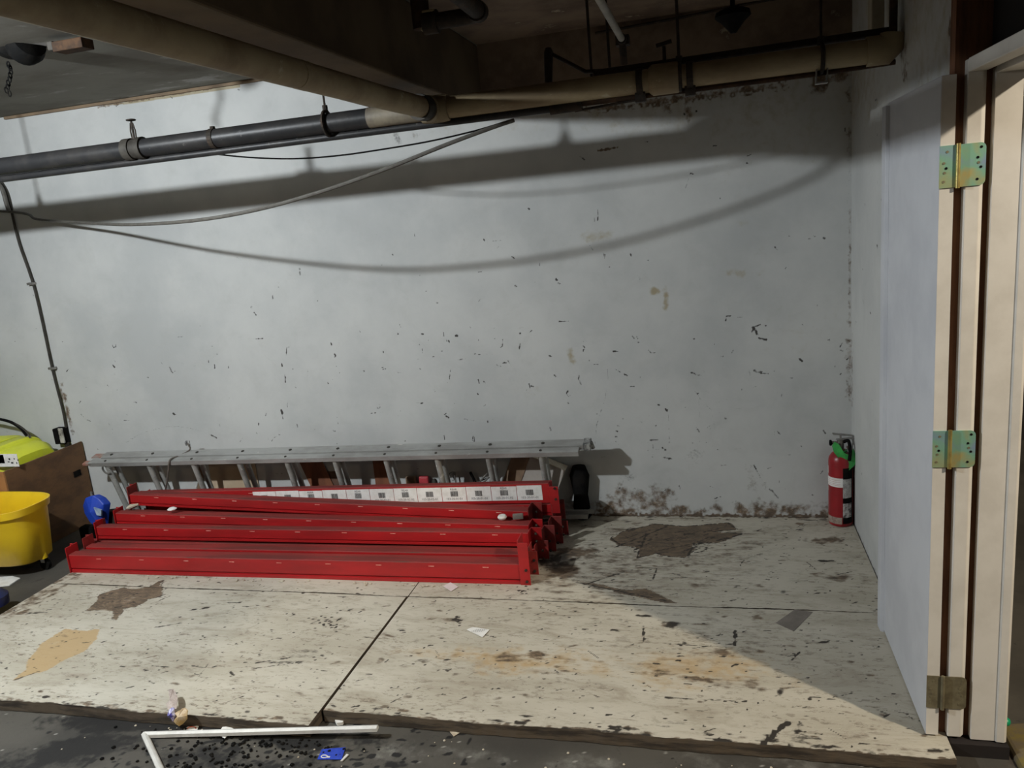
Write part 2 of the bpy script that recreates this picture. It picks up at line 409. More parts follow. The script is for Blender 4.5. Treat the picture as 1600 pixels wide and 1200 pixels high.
# ---- back wall (y = 0)
WZ = 2.73
P = 0.05                                   # top of the plywood
def W(px, py):
    p = at(px, py, 1, 0.0); return (p.x, p.z)
wall = Canvas(np.concatenate([np.arange(-7.6, -5.9, .05), np.arange(-5.9, 0.001, .005), [0.0]]), np.concatenate([np.arange(0, WZ, .0052), [WZ]]))
S = [  # dark scratches and chips: x1,y1,x2,y2,half width (m),strength
 (175,538,177,543,.003,.9),(177,543,181,542,.004,.9),(181,542,181,538,.003,.8),(176,570,179,574,.006,1),(277,527,284,526,.002,.7),(284,526,290,525,.004,.9),
 (266,575,269,582,.012,.6),(268,580,270,583,.005,1),(393,480,397,488,.011,.6),(397,488,400,492,.006,.8),(395,530,403,529,.003,.7),(403,529,410,529,.007,.9),
 (448,543,447,555,.006,.9),(448,543,452,542,.002,.8),(440,568,441,572,.007,1),(445,585,446,597,.006,.9),(339,553,341,554,.007,.9),(335,570,336,575,.008,1),
 (326,562,326,566,.004,.9),(357,572,357,575,.003,.9),(369,402,373,404,.002,.5),(420,409,421,410,.004,.7),(434,448,435,449,.006,1),(468,420,469,430,.009,.55),
 (426,461,426,468,.006,.6),(481,577,481,592,.003,.6),(126,647,134,655,.004,.9),(134,655,141,658,.003,.9),(194,657,202,657,.005,1),(271,646,275,648,.009,1),
 (175,670,176,677,.002,.7),(168,602,169,604,.004,.9),(183,609,184,611,.004,.9),(208,628,214,629,.004,.8),(204,685,205,686,.004,.9),
 (440,642,442,655,.005,1),(439,641,441,645,.009,1),(416,646,415,650,.003,.7),(404,661,404,664,.006,.9),(400,676,402,678,.006,.9),(424,690,429,683,.003,.6),(429,683,437,681,.003,.6),
 (455,683,457,683,.004,.9),(449,630,449,636,.003,.6),(461,604,462,606,.006,.8),(457,576,458,577,.004,.9),(230,589,232,590,.004,.7),
 (523,553,524,557,.012,.8),(517,535,518,539,.005,.9),(562,517,563,519,.005,.7),(598,546,599,551,.003,.8),(596,574,602,575,.003,.9),(598,577,603,577,.004,.9),
 (623,504,626,511,.004,.8),(621,519,622,522,.007,.8),(659,522,661,522,.007,1),(655,538,656,539,.004,.9),(660,545,660,551,.004,.8),(676,557,679,557,.004,1),
 (653,561,654,563,.004,.9),(655,575,657,577,.004,.8),(669,531,670,533,.004,.7),(690,549,692,549,.006,1),(693,519,694,525,.004,.9),(697,530,699,534,.004,.9),
 (701,532,702,535,.005,.9),(712,525,714,525,.009,1),(734,511,737,514,.006,.8),(704,577,702,592,.003,.8),(742,553,750,554,.005,.9),(715,562,728,561,.003,.6),
 (786,530,785,541,.003,.9),(785,541,782,543,.003,.9),(813,537,811,545,.006,.9),(785,567,791,567,.005,1),(793,564,799,571,.009,.6),(776,570,783,573,.007,.5),
 (810,521,813,521,.006,.9),(828,519,831,516,.003,.8),(873,502,888,502,.003,.9),(858,556,862,557,.005,.9),(866,586,868,588,.005,.9),
 (747,593,749,599,.005,1),(756,596,758,598,.004,.9),(678,608,680,612,.004,.7),(746,615,747,616,.006,.9),(785,616,787,617,.004,.9),(827,600,828,606,.006,.8),
 (830,603,833,604,.008,.7),(822,609,824,610,.005,.8),(887,611,885,615,.006,1),(885,615,888,619,.006,1),(888,619,891,618,.004,.9),(887,628,889,631,.005,.9),
 (650,630,658,630,.006,.7),(658,630,661,629,.006,.9),(588,634,590,638,.005,.7),(590,638,594,637,.004,.6),(594,636,592,632,.004,.6),(575,646,599,644,.002,.8),(625,642,628,643,.005,.8),
 (694,648,697,646,.008,1),(697,650,701,653,.007,1),(725,655,731,656,.003,.8),(731,656,740,657,.003,.6),(762,658,763,661,.006,1),(694,681,695,687,.004,1),
 (739,681,738,688,.003,.9),(738,688,741,690,.003,.9),(741,690,741,683,.003,.9),(859,668,861,672,.006,1),(528,660,528,668,.002,.8),(520,673,524,674,.004,.8),(632,689,634,689,.005,.8),(512,597,513,600,.004,.7),(519,593,519,596,.003,.7),(568,579,569,580,.005,.8),(530,582,531,583,.004,.8),
 (613,397,614,398,.006,1),(647,363,652,384,.004,.6),(756,374,757,376,.006,1),(825,325,827,327,.006,1),(799,400,804,404,.005,.9),(842,408,843,415,.003,.8),(869,436,871,438,.008,1),(872,442,876,444,.005,.9),
 (682,473,684,473,.006,1),(665,455,670,454,.003,.8),(652,430,656,430,.003,.7),(748,471,750,468,.003,.7),(805,447,807,448,.008,.6),(747,425,753,425,.003,.7),(770,377,785,375,.003,.6),
 (934,328,934,345,.003,.8),(929,340,929,347,.004,.6),(944,394,945,404,.009,.6),(985,396,986,400,.005,.9),(1011,406,1014,407,.004,.8),(952,417,955,418,.004,.8),(997,431,1001,438,.007,.6),
 (922,384,927,392,.008,.5),(1125,310,1125,311,.007,.8),(1135,494,1141,494,.004,1),(1135,496,1134,502,.006,.9),(1152,496,1160,496,.003,.6),(1175,512,1188,507,.005,1),(1178,512,1183,522,.012,1),
 (1186,528,1197,531,.008,.9),(1175,520,1176,511,.004,.9),(1195,509,1197,509,.005,.9),(1158,432,1159,419,.003,0),(1083,530,1085,530,.005,.9),(988,525,991,529,.003,.9),(994,524,997,530,.004,.9),(996,534,998,535,.003,.9),
 (958,549,965,549,.006,1),(1013,547,1017,551,.003,.8),(1017,551,1023,551,.003,.8),(911,540,914,543,.004,1),(912,546,911,549,.004,.9),(905,585,904,592,.006,.8),(904,592,908,601,.007,.8),
 (962,577,970,582,.003,1),(970,582,980,587,.004,1),(985,604,991,604,.005,.9),(1080,582,1087,585,.008,.7),(1087,585,1096,587,.006,.8),(1178,579,1190,581,.012,.7),(1190,583,1200,584,.007,.9),(1249,560,1254,565,.007,.9),
 (1253,507,1255,508,.006,.9),(1126,557,1129,557,.008,.6),(1146,547,1141,555,.005,.5),(1287,371,1289,372,.010,.8),(1271,368,1273,370,.008,.8),(1264,373,1267,373,.006,.6),(1233,369,1235,369,.006,.6),(1211,386,1215,391,.005,.7),
 (1314,547,1317,548,.006,.7),(1315,583,1313,585,.006,.7),(1290,531,1294,531,.004,.7),(1275,590,1282,590,.010,.4),(1235,591,1238,591,.005,.6),(1305,572,1305,573,.004,.7),
 (949,577,950,590,.003,.5),(950,590,946,620,.003,.5),(946,620,932,665,.0025,.5),(932,665,930,695,.0025,.5),(1042,600,1044,640,.004,.4),(1044,640,1046,698,.003,.5),(1086,611,1095,624,.006,.4),(1092,624,1093,652,.003,.45),
 (1102,632,1111,640,.006,.4),(1111,640,1117,668,.004,.4),(1103,640,1103,650,.003,.4),(912,623,940,619,.006,.3),(964,665,967,666,.005,.8),(963,673,965,674,.006,.8),(962,682,967,684,.008,.6),(962,690,967,695,.004,.8),
 (1016,688,1028,687,.004,.9),(1020,691,1021,703,.003,.6),(1021,703,1031,702,.004,.5),(1036,700,1040,704,.009,.7),(1016,714,1032,714,.003,.6),(1034,714,1050,717,.008,.8),(1045,717,1046,722,.004,.8),(1016,711,1024,711,.003,.6),
 (1040,639,1042,643,.008,1),(1028,632,1031,634,.006,.8),(1090,671,1093,675,.011,.7),(968,764,974,752,.008,.6),(1178,727,1181,733,.007,.8),(1181,733,1188,746,.005,.6),(1202,764,1207,768,.009,.6),(1207,768,1216,778,.009,.6),
 (1117,779,1126,776,.004,.9),(1061,759,1063,764,.005,.8),(1036,769,1040,765,.006,.6),(1126,727,1134,727,.008,.5),(1286,672,1290,677,.009,.7),(1142,728,1144,738,.005,.5),(1110,760,1114,762,.006,.6),(991,763,993,764,.004,.7),
 (1209,670,1210,680,.003,.6),(1132,653,1134,654,.008,.6),(1105,668,1110,665,.004,.6),(1229,651,1240,647,.006,.35),(1001,659,1003,660,.006,.7),(937,714,948,714,.004,.9),
 (1252,697,1253,698,.005,.7),(1217,751,1218,754,.005,.7),(1269,773,1270,774,.005,.7),(1144,785,1150,783,.005,.6),(1325,560,1323,562,.005,.7),(60,233,62,234,.004,.6),(29,176,31,180,.005,.9),(39,176,41,181,.006,.9),(179,163,182,166,.004,.8),(265,150,269,153,.003,.8),(370,139,375,141,.003,.8),(106,177,108,178,.004,.8),
 (1008,222,1012,222,.005,.9),(1115,228,1120,227,.006,.8),(1069,178,1071,179,.007,.9),(1087,173,1089,175,.006,.9),(1078,270,1083,272,.004,.9),(1078,272,1070,298,.002,.5),(1167,244,1173,242,.004,.8),(1167,255,1170,256,.006,.8),(1320,200,1322,207,.005,.7),
]
for (a, b_, c, d, w, s) in S:
    if s > 0: wall.seg(W(a, b_), W(c, d), max(w*.62, .0024), 0, s*.85)
arc = [(185,697),(200,690),(214,681),(228,675),(243,671),(258,667),(275,666),(292,668),(308,672),(322,677),(338,683)]
for p, q in zip(arc, arc[1:]): wall.seg(W(*p), W(*q), .0022, 0, .42)
wall.seg(W(328,679), W(338,684), .006, 0, .6)
for _ in range(210):                      # small random chips and scuffs of the paint
    u = rng.uniform(-5.6, -0.05); v = abs(rng.normal(0.25, 0.65)) + 0.2
    if v > 2.1: continue
    a = rng.choice([0.05, 1.5, 0.8, 2.2]) + rng.normal(0, .25); l = rng.exponential(.010)
    wall.seg((u, v), (u + l*math.cos(a), v + l*math.sin(a)), rng.uniform(.0018, .003), 0, rng.uniform(.3, .7))
for _ in range(90):                       # faint long scuffs
    u = rng.uniform(-5.6, -0.1); v = rng.uniform(0.3, 1.7); a = rng.normal(0.0, .3); l = rng.uniform(.03, .14)
    wall.seg((u, v), (u + l*math.cos(a), v + l*math.sin(a)), rng.uniform(.002, .006), 0, rng.uniform(.17, .28))
for (x, y, a, b_, s) in [(985,745,.05,.04,.35),(1050,700,.05,.05,.28),(1085,720,.06,.08,.34),(720,363,.06,.012,.24),(825,367,.06,.014,.24),(735,437,.06,.012,.22),(832,441,.06,.01,.26),(285,568,.05,.02,.26),(178,586,.03,.03,.26),(640,613,.05,.012,.24),(815,513,.06,.03,.26),(1015,690,.05,.05,.25),(1275,690,.05,.05,.2)]:
    wall.ell(W(x, y), a, b_, 0, 0, s, .9)
for (x, y, a, b_, s) in [(935,370,.09,.03,.5),(1150,350,.09,.02,.35),(1150,428,.10,.02,.5),(892,557,.02,.03,.95),(1023,455,.02,.016,.9),(1040,467,.015,.05,.8),(828,610,.08,.05,.30),(720,535,.07,.06,.18),
                         (1270,480,.25,.1,.2),(1250,530,.2,.1,.22),(1308,340,.12,.2,.14),(1180,395,.1,.04,.15),(1130,250,.05,.06,.2),(1065,170,.08,.10,.35),(1090,330,.2,.1,.12)]:
    wall.ell(W(x, y), a, b_, 0, 2, s, .8)
for (x, y, a, b_, s) in [(1000,778,.16,.09,.62),(985,797,.25,.05,.7),(1090,800,.45,.035,.55),(1230,795,.42,.05,.65),(1190,800,.12,.04,.8),(1180,748,.05,.10,.32),(1175,760,.04,.05,.45),(1073,165,.02,.06,.6),(1283,130,.05,.06,.8),(1040,165,.03,.05,.5),(1310,120,.07,.03,.6),
                         (940,790,.12,.06,.6),(105,640,.02,.14,.75),(98,620,.012,.1,.6)]:
    wall.ell(W(x, y), a, b_, 0, 1, s, .6)
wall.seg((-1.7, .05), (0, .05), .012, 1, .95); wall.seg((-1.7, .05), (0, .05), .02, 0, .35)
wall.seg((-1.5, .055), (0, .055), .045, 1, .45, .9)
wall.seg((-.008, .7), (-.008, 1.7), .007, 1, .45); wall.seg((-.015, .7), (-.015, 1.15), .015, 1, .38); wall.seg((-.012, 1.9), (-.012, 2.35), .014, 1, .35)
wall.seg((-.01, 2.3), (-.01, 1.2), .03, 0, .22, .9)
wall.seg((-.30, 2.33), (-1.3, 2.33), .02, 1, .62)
wall.seg((-1.25, 2.12), (-1.15, 2.125), .005, 1, .9)
wall.poly([W(150,163), W(372,124), W(374,132), W(152,170)], 1, .55, .003)     # bare strip of board at the top of the wall
wall.poly([W(152,166), W(374,128), W(375,137), W(200,163)], 2, .9, .003)
wall.ell(W(650,215), .05, .05, 0, 1, .3); wall.ell(W(620,215), .05, .05, 0, 0, .4)  # cast shadow of the pipe hanger, painted as dark blotches
for (x, y) in [(775,100),(800,120),(795,160)]: wall.ell(W(x, y), .10, .06, 0, 1, .55)
for (u, v, a, b_, s_) in [(-.35,2.28,.55,.30,.46),(-.9,2.30,.5,.16,.42),(-.2,2.1,.35,.12,.32),(-1.5,2.33,.5,.08,.45)]: wall.ell((u, v), a, b_, 0, 2, s_, .8)  # ochre grime that also darkens the upper right as painted shade
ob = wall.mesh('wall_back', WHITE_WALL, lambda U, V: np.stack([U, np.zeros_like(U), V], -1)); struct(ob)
# brown panel covering the top of the wall right of the beam
mb = MB()
mb.box((-1.86, -0.012, 2.42), (0, -0.001, 2.73)); struct(mb.build('trim_1', CEIL_R))

# ---- right wall (x = 0)
def Wr(px, py):
    p = at(px, py, 0, 0.0); return (p.y, p.z)
rw = Canvas(np.concatenate([np.arange(-1.76, 0, .012), [0.0]]), np.concatenate([np.arange(0, WZ, .012), [WZ]]))
for _ in range(25):
    u = rng.uniform(-1.2, 0); v = rng.uniform(0.1, 2.2); rw.seg((u, v), (u + rng.normal(0, .02), v + rng.normal(0, .01)), .006, 0, rng.uniform(.3, .7))
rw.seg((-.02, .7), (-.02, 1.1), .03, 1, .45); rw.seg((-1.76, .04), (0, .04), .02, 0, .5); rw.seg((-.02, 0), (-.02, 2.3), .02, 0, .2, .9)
rw.seg(Wr(1483,20), Wr(1485,75), .012, 1, .9); rw.seg(Wr(1490,10), Wr(1492,80), .008, 1, .8)
for q in [(2.45, -.9, .25), (2.4, -1.3, .3), (2.6, -.4, .3), (2.3, -.3, .2), (2.4, -1.7, .3)]: rw.ell((q[1], q[0]), .5, q[2], 0, 2, .5, .9)  # ochre grime doubling as painted shade high on the wall
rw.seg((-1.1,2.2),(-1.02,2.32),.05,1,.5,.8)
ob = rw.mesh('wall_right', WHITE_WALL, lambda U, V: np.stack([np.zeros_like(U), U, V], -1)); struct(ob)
mb = MB(); mb.box((0.002, -1.76, 0), (0.17, 0.3, WZ)); mb.box((0.0, -6.3, 0), (0.17, -3.56, WZ)); struct(mb.build('wall_right_side', JAMB))
# rest of the room
mb = MB(); mb.box((-7.75, -6.3, 0), (-7.6, 0.1, WZ)); struct(mb.build('wall_left', worn('plain wall paint', (0.2, 0.2, 0.19), (0.15, 0.15, 0.14), 2, 0.8)))
mb = MB(); mb.box((-7.75, -6.45, 0), (4.6, -6.3, 4.6)); struct(mb.build('wall_front', worn('grimy wall', (0.08, 0.075, 0.065), (0.06, 0.055, 0.05), 2, 0.85)))
mb = MB(); mb.box((4.4, -6.3, 0), (4.6, 1.6, 4.6)); mb.box((0.17, 1.5, 0), (4.4, 1.6, 4.6)); mb.box((0.02, -6.3, WZ + .1), (.17, 1.6, 4.6)); struct(mb.build('wall_corridor', DARKVOID))
mb = MB(); mb.box((-7.75, 0.002, 0), (0.17, 0.12, WZ)); struct(mb.build('wall_back_core', DARKVOID))
mb = MB(); mb.box((-7.75, -6.3, WZ), (-1.86, 0, WZ + .1)); struct(mb.build('ceiling', CEIL_L))
mb = MB(); mb.box((-1.86, -6.3, WZ), (.17, 0.3, WZ + .1)); struct(mb.build('ceiling_bay', CEIL_R))
mb = MB(); mb.box((.02, -6.3, 4.6), (4.6, 1.6, 4.7)); struct(mb.build('ceiling_corridor', DARKVOID))
BZ = 2.40
mb = MB(); mb.box((-2.27, -6.3, BZ), (-1.86, -0.002, WZ - .001)); struct(mb.build('ceiling_beam', BEAM, bev=0.008), 'deep brown painted concrete beam running along the ceiling to the back wall', 'beam')
mb = MB(); mb.box((-5.0, -.02, 2.712), (-2.27, -.002, 2.728)); struct(mb.build('trim_2', worn('tan bare strip', (0.20, 0.14, 0.085), (0.14, 0.10, 0.065), 4, 0.85)))

# ---- concrete floor
def Fl(px, py, z=0.0):
    p = at(px, py, 2, z); return (p.x, p.y)
fl = Canvas(np.concatenate([np.arange(-7.6, -5.4, .1), np.arange(-5.4, .6, .012), np.arange(.6, 4.45, .1)]), np.concatenate([np.arange(-6.3, -2.6, .1), np.arange(-2.6, -1.8, .008), np.arange(-1.8, 0.02, .02), np.arange(.02, 1.6, .1)]))
for (x, y, a, b_, ang, s) in [(150,1165,.35,.05,.35,.75),(210,1130,.30,.05,0.1,.8),(320,1140,.35,.03,0,.85),(430,1145,.45,.03,0,.95),(60,1190,.3,.04,.3,.5),(320,1190,.25,.06,0,.45),(480,1160,.2,.03,0,.7),(610,1195,.05,.012,0,.6),(470,1200,.3,.05,0,.4)]:
    fl.ell(Fl(x, y), a, b_*1.3, ang, 0, min(1, s*1.35), .7)
for _ in range(260):
    x = rng.normal(400, 160); y = rng.uniform(1120, 1215)
    c = Fl(x, y); fl.ell(c, rng.uniform(.004, .016), rng.uniform(.004, .01), 0, 0, 1, .4)
for _ in range(120):
    c = Fl(rng.uniform(0, 1500), rng.uniform(1110, 1215)); fl.ell(c, rng.uniform(.003, .006), .004, 0, 2, 1, .4)
for (x, y) in [(1250,1190),(900,1190),(760,1185),(620,1175),(1120,1195)]: fl.ell(Fl(x, y), .15, .05, 0, 2, .42, .8)
for (x0, y0, x1, y1) in [(205,1150,175,1210),(880,1165,868,1205),(1050,1185,1075,1210),(735,1150,720,1210),(130,1200,230,1110)]:
    fl.seg(Fl(x0, y0), Fl(x1, y1), .003, 0, .8)
fl.seg((-4.8, -.6), (-4.7, -2.6), .02, 1, .5); fl.ell(Fl(1585,1170), .12, .1, 0, 1, .7); fl.ell((-4.7,-.35), .35, .5, 0, 0, .45, .8)
for _ in range(60):
    c = (rng.uniform(-5.4, -4.3), rng.uniform(-1.8, 0)); fl.ell(c, rng.uniform(.02, .08), rng.uniform(.01, .03), rng.uniform(0, 3), rng.integers(0, 2), rng.uniform(.3, .7), .6)
fo = fl.mesh('floor', CONCRETE, lambda U, V: np.stack([U, V, np.zeros_like(U)], -1)); struct(fo)

# ---- plywood sheets
def sheet(name, label, x0, x1, y0, y1, marks, wob=(0, 0, 0, 0)):
    st = .0065
    us = np.linspace(x0, x1, int((x1-x0)/st)); vs = np.linspace(y0, y1, int((y1-y0)/st))
    cv = Canvas(us, vs); marks(cv)
    def fn(U, V):
        fx = (V - y0) / (y1 - y0)
        u2 = U + (1-fx) * wob[0] * (U > -9)
        edge = np.exp(-(V - y0) / .012) * (.003*np.sin(U*9) + .0015*np.sin(U*37+1) + .0008*np.sin(U*120))
        return np.stack([u2, V + edge + wob[1]*(U-x0)/(x1-x0)*np.clip((y1-V)/(y1-y0), 0, 1), np.full_like(U, P) + .0015*np.sin(U*5+V*3)], -1)
    o = cv.mesh(name, PLY_PAINT, fn)
    me = o.data
    # skirt: sides and underside, so that the sheet is a solid board
    nu, nv = len(us), len(vs)
    ring = list(range(nu)) + [nu*(j+1)-1 for j in range(1, nv)] + [nu*(nv-1)+i for i in range(nu-2, -1, -1)] + [nu*j for j in range(nv-2, 0, -1)]
    co = [Vector(me.vertices[i].co) for i in ring]
    sb = MB(); k = len(co)
    sb.add(co + [Vector((c.x, c.y, 0.003)) for c in co], [(i, k+i, k+(i+1) % k, (i+1) % k) for i in range(k)] + [tuple(range(k, 2*k))])
    e = sb.build('plywood_edge', PLY_EDGE, None); e.parent = o
    tag(o, label, 'plywood sheet', 'cream painted plywood sheets laid on the concrete floor')
    return o
def G(px, py): return Fl(px, py, P)
polyL1 = [(133,955),(146,946),(156,929),(172,924),(193,918),(216,920),(233,917),(246,909),(256,906),(252,914),(258,920),(251,932),(233,936),(210,949),(195,951),(182,970),(174,967),(178,955),(158,954)]
polyL2 = [(19,1063),(41,1048),(44,1031),(64,1005),(88,990),(102,983),(125,986),(156,983),(152,999),(131,1019),(102,1031),(73,1048),(50,1054)]
polyR1 = [(954,840),(976,829),(1025,819),(1070,823),(1137,817),(1152,827),(1115,831),(1160,834),(1119,849),(1085,849),(1074,872),(1047,870),(1025,864),(995,872),(999,857),(969,851)]
streak = [(900,908),(940,913),(975,922),(1010,919),(1040,934),(1060,943),(1020,938),(985,930),(940,918)]
def scuffs(cv, n_, dens=None):
    u0, u1, v0, v1 = cv.us[0], cv.us[-1], cv.vs[0], cv.vs[-1]
    for _ in range(n_):
        u = rng.uniform(u0, u1); v = rng.uniform(v0, v1); a = rng.normal(0.1, .45); l = rng.exponential(.018)
        cv.seg((u, v), (u + l*math.cos(a), v + l*math.sin(a)), rng.uniform(.002, .0042), 0, rng.uniform(.3, .8))
    for _ in range(n_ // 4):
        u = rng.uniform(u0, u1); v = rng.uniform(v0, v1)
        cv.ell((u, v), rng.uniform(.01, .04), rng.uniform(.004, .012), rng.normal(0, .3), 1, rng.uniform(.3, .6), .7)
    for _ in range(n_ // 3):
        u = rng.uniform(u0, u1); v = rng.uniform(v0, v1)
        cv.ell((u, v), rng.uniform(.003, .008), rng.uniform(.002, .005), 0, 0, .9, .4)
def common(cv):
    cv.poly([G(*p) for p in polyL1], 1, .85, .01); cv.poly([G(*p) for p in polyL2], 2, .95, .008)
    for pl, st_ in ((polyL1, .55), (polyL2, .30), (polyR1, .9)):
        for p_, q_ in zip(pl, pl[1:] + pl[:1]): cv.seg(G(*p_), G(*q_), .0035, 0, st_)
    for bx, n_, lo_, hi_ in (((150, 925, 250, 945), 26, .3, .6), ((60, 992, 140, 1030), 16, .15, .35), ((975, 825, 1110, 865), 60, .4, .9)):
        for _ in range(n_):
            x_, y_ = rng.uniform(bx[0], bx[2]), rng.uniform(bx[1], bx[3]); l_ = rng.uniform(6, 26)
            cv.seg(G(x_, y_), G(x_ + l_, y_ - l_*rng.uniform(.1, .5)), rng.uniform(.002, .0045), 0, rng.uniform(lo_, hi_))
    cv.seg(G(19,1064), G(60,1050), .006, 1, .8); cv.poly([G(*p) for p in polyR1], 1, .98, .015); cv.poly([G(*p) for p in polyR1], 0, .28, .03)
    cv.poly([G(*p) for p in streak], 1, .8, .006)
    for (x, y, a, b_, ang, ch, s) in [
        (320,950,.035,.012,.5,0,.75),(304,952,.02,.008,.4,0,.7),(60,957,.06,.008,.1,0,.6),(38,960,.04,.008,.1,0,.5),(465,1025,.16,.025,.1,0,.40),(440,1035,.12,.012,.1,0,.55),(480,1018,.08,.018,.1,0,.5),(470,1000,.05,.03,1,0,.35),
        (705,968,.06,.028,0,1,.55),(715,968,.025,.012,0,0,.6),(595,1032,.02,.02,0,1,.5),(665,1030,.05,.018,0,1,.5),(660,1032,.03,.012,0,0,.4),(800,1030,.34,.09,0,2,.75),(820,1024,.20,.04,0,1,.66),(700,1020,.2,.05,0,2,.5),(900,1045,.2,.05,0,2,.5),(790,1030,.04,.02,0,1,.6),(860,1050,.08,.02,0,1,.5),(750,1010,.06,.02,0,1,.4),
        (885,893,.18,.08,.2,1,.9),(885,866,.12,.09,.5,1,1),(868,880,.10,.12,.3,0,.62),(940,890,.12,.05,.2,1,.6),(905,880,.06,.02,0,0,.45),(845,910,.10,.04,0,1,.7),(930,930,.06,.015,0,1,.6),(890,925,.08,.015,.1,1,.5),(960,985,.02,.01,0,0,.6),  # right of the red beams: stain plus their painted shadow
        (1050,975,.045,.028,0,0,.75),(1050,975,.05,.03,0,1,.9),(1287,845,.14,.035,.1,1,.8),(1285,876,.05,.012,0,0,.8),(1295,900,.09,.035,-.3,1,.7),(1300,903,.05,.015,-.3,0,.5),(1225,795,.10,.015,0,1,.6),(1075,905,.05,.06,0,1,.45),(1075,885,.03,.02,0,1,.7),(1085,915,.04,.03,0,1,.5),
        (1148,905,.05,.03,0,1,.35),(1225,925,.02,.02,0,0,.5),(1186,966,.035,.022,0,1,.7),(1005,962,.03,.012,0,0,.7),(1250,818,.03,.012,0,1,.8),(1250,828,.025,.01,0,0,.6),(1010,1000,.01,.03,0,0,.3),(1130,1020,.10,.028,.1,1,.75),(1145,1022,.06,.02,.1,0,.3),
        (1080,1060,.14,.025,-.2,1,.66),(1085,1040,.32,.12,0,2,.62),(1170,1065,.07,.05,0,1,.55),(1030,1050,.05,.02,0,1,.4),(1180,1070,.03,.03,0,1,.5),(1095,1035,.03,.05,0,1,.4),(1000,1035,.05,.05,0,2,.3),(1287,1004,.02,.008,0,0,.8),(1220,1080,.012,.02,0,0,.6),(1265,1092,.008,.008,0,0,.8),(1345,1145,.08,.03,.3,1,.45),
        (1070,1005,.012,.02,0,0,.6),(1230,1130,.02,.02,0,0,0),(500,970,.05,.02,.4,0,.35),(300,1020,.08,.03,0,0,.18),(200,1000,.3,.05,.2,1,.22),(100,1080,.2,.03,0,0,.2),(600,1060,.2,.05,0,1,.24),(660,1100,.3,.04,0,1,.22),(730,940,.2,.03,0,1,.3),(640,905,.5,.03,0,1,.33),(300,900,.6,.02,0,1,.3)]:
        if s > 0: cv.ell(G(x, y), a, b_, ang, ch, s, .6)
    for (x0, y0, x1, y1, w, s) in [(1195,1160,1230,1128,.010,.9),(1235,1168,1252,1130,.009,.85),(400,1036,455,1028,.004,.8),(395,1045,470,1035,.003,.7),(915,913,975,893,.004,.8),(925,911,1020,906,.003,.6),(1020,905,1026,888,.005,.8),(900,910,1040,938,.006,.7),
                                 (1005,978,1006,1003,.004,.9),(1148,985,1149,1008,.006,.8),(1005,1003,1090,1008,.004,.6),(1090,1008,1148,1012,.003,.5),(1035,1090,1150,1095,.004,.6),(905,1075,935,1090,.003,.7),(770,1110,830,1065,.002,.0),(610,1098,625,1090,.003,.8),(645,1078,655,1074,.003,.7),(548,1070,565,1072,.003,.6),(520,1072,535,1050,.003,.5),
                                 (355,1097,380,1088,.003,.7),(305,1065,330,1030,.004,.5),(930,1010,1140,1016,.002,.5),(960,855,1025,830,.006,.8),(1030,860,1110,845,.006,.6),(1000,860,1010,835,.006,.7),(1110,848,1158,835,.006,.7),(1260,878,1275,890,.004,.6),(1300,900,1330,893,.004,.6),(1150,805,1185,808,.006,.6)]:
        if s > 0: cv.seg(G(x0, y0), G(x1, y1), w, 0, s)
    for _ in range(26):
        x, y = rng.normal(510, 16), rng.normal(970, 8); cv.ell(G(x, y), .006, .005, 0, 0, 1, .4)
    for _ in range(14):
        x, y = rng.normal(716, 8), rng.normal(968, 5); cv.ell(G(x, y), .006, .005, 0, 0, 1, .4)
    for _ in range(12):
        x, y = rng.normal(812, 6), rng.normal(923, 3); cv.ell(G(x, y), .006, .004, 0, 0, 1, .4)
def mk(edge):
    def f(cv):
        n_ = int((cv.us[-1]-cv.us[0]) * (cv.vs[-1]-cv.vs[0]) * 210)
        scuffs(cv, n_); common(cv)
        u0, u1, v0, v1 = cv.us[0], cv.us[-1], cv.vs[0], cv.vs[-1]
        if 'f' in edge:
            for _ in range(90):
                u = rng.uniform(u0, u1); cv.ell((u, v0 + abs(rng.normal(0, .03))), rng.uniform(.01, .05), rng.uniform(.003, .01), 0, rng.integers(0, 2), rng.uniform(.4, .8), .6)
            cv.seg((u0, v0), (u1, v0), .006, 1, .7)
        if 'b' in edge:
            cv.seg((u0, v1), (u1, v1), .012, 1, .8)
            for _ in range(40):
                u = rng.uniform(max(u0, min(-1.6, u1 - .2)), u1); cv.ell((u, v1 - abs(rng.normal(0, .05))), rng.uniform(.02, .06), rng.uniform(.006, .02), 0, rng.integers(0, 2), rng.uniform(.3, .7), .6)
        if edge == 'b':
            cv.ell((-.75, -.55), .95, .5, 0, 1, .46, .8); cv.ell((-1.25, -.6), .4, .4, 0, 1, .5, .8); cv.ell((-.9, -.25), .7, .16, 0, 1, .5, .8)  # broad brown dirt with the back right shade painted into it
        if edge == 'f': cv.ell((-.9, -1.25), .9, .2, 0, 1, .34, .9); cv.ell((-1.4, -1.5), .7, .16, 0, 1, .36, .8)
        if 'l' in edge:
            for _ in range(60):
                v = rng.uniform(v0, v1); cv.ell((u0 + abs(rng.normal(0, .06)), v), rng.uniform(.03, .09), rng.uniform(.01, .03), 1.2, 1, rng.uniform(.4, .8), .6)
        cv.seg((u0, v1), (u1, v1), .003, 0, .6); cv.seg((u0, v0), (u1, v0), .003, 0, .5)
    return f
sheet('plywood_sheet', 'front left cream plywood sheet with a tan leaf-shaped bare patch and a dark peeled patch', -4.335, -2.203, -2.035, -1.046, mk('fl'), (0, 0))
sheet('plywood_sheet', 'front right cream plywood sheet crossed by the edge of the warm light', -2.190, -0.004, -1.945, -1.046, mk('f'), (0, 0.0))
sheet('plywood_sheet', 'back left plywood sheet lying under the stack of red rack beams', -4.335, -2.196, -1.040, -0.004, mk('lb'))
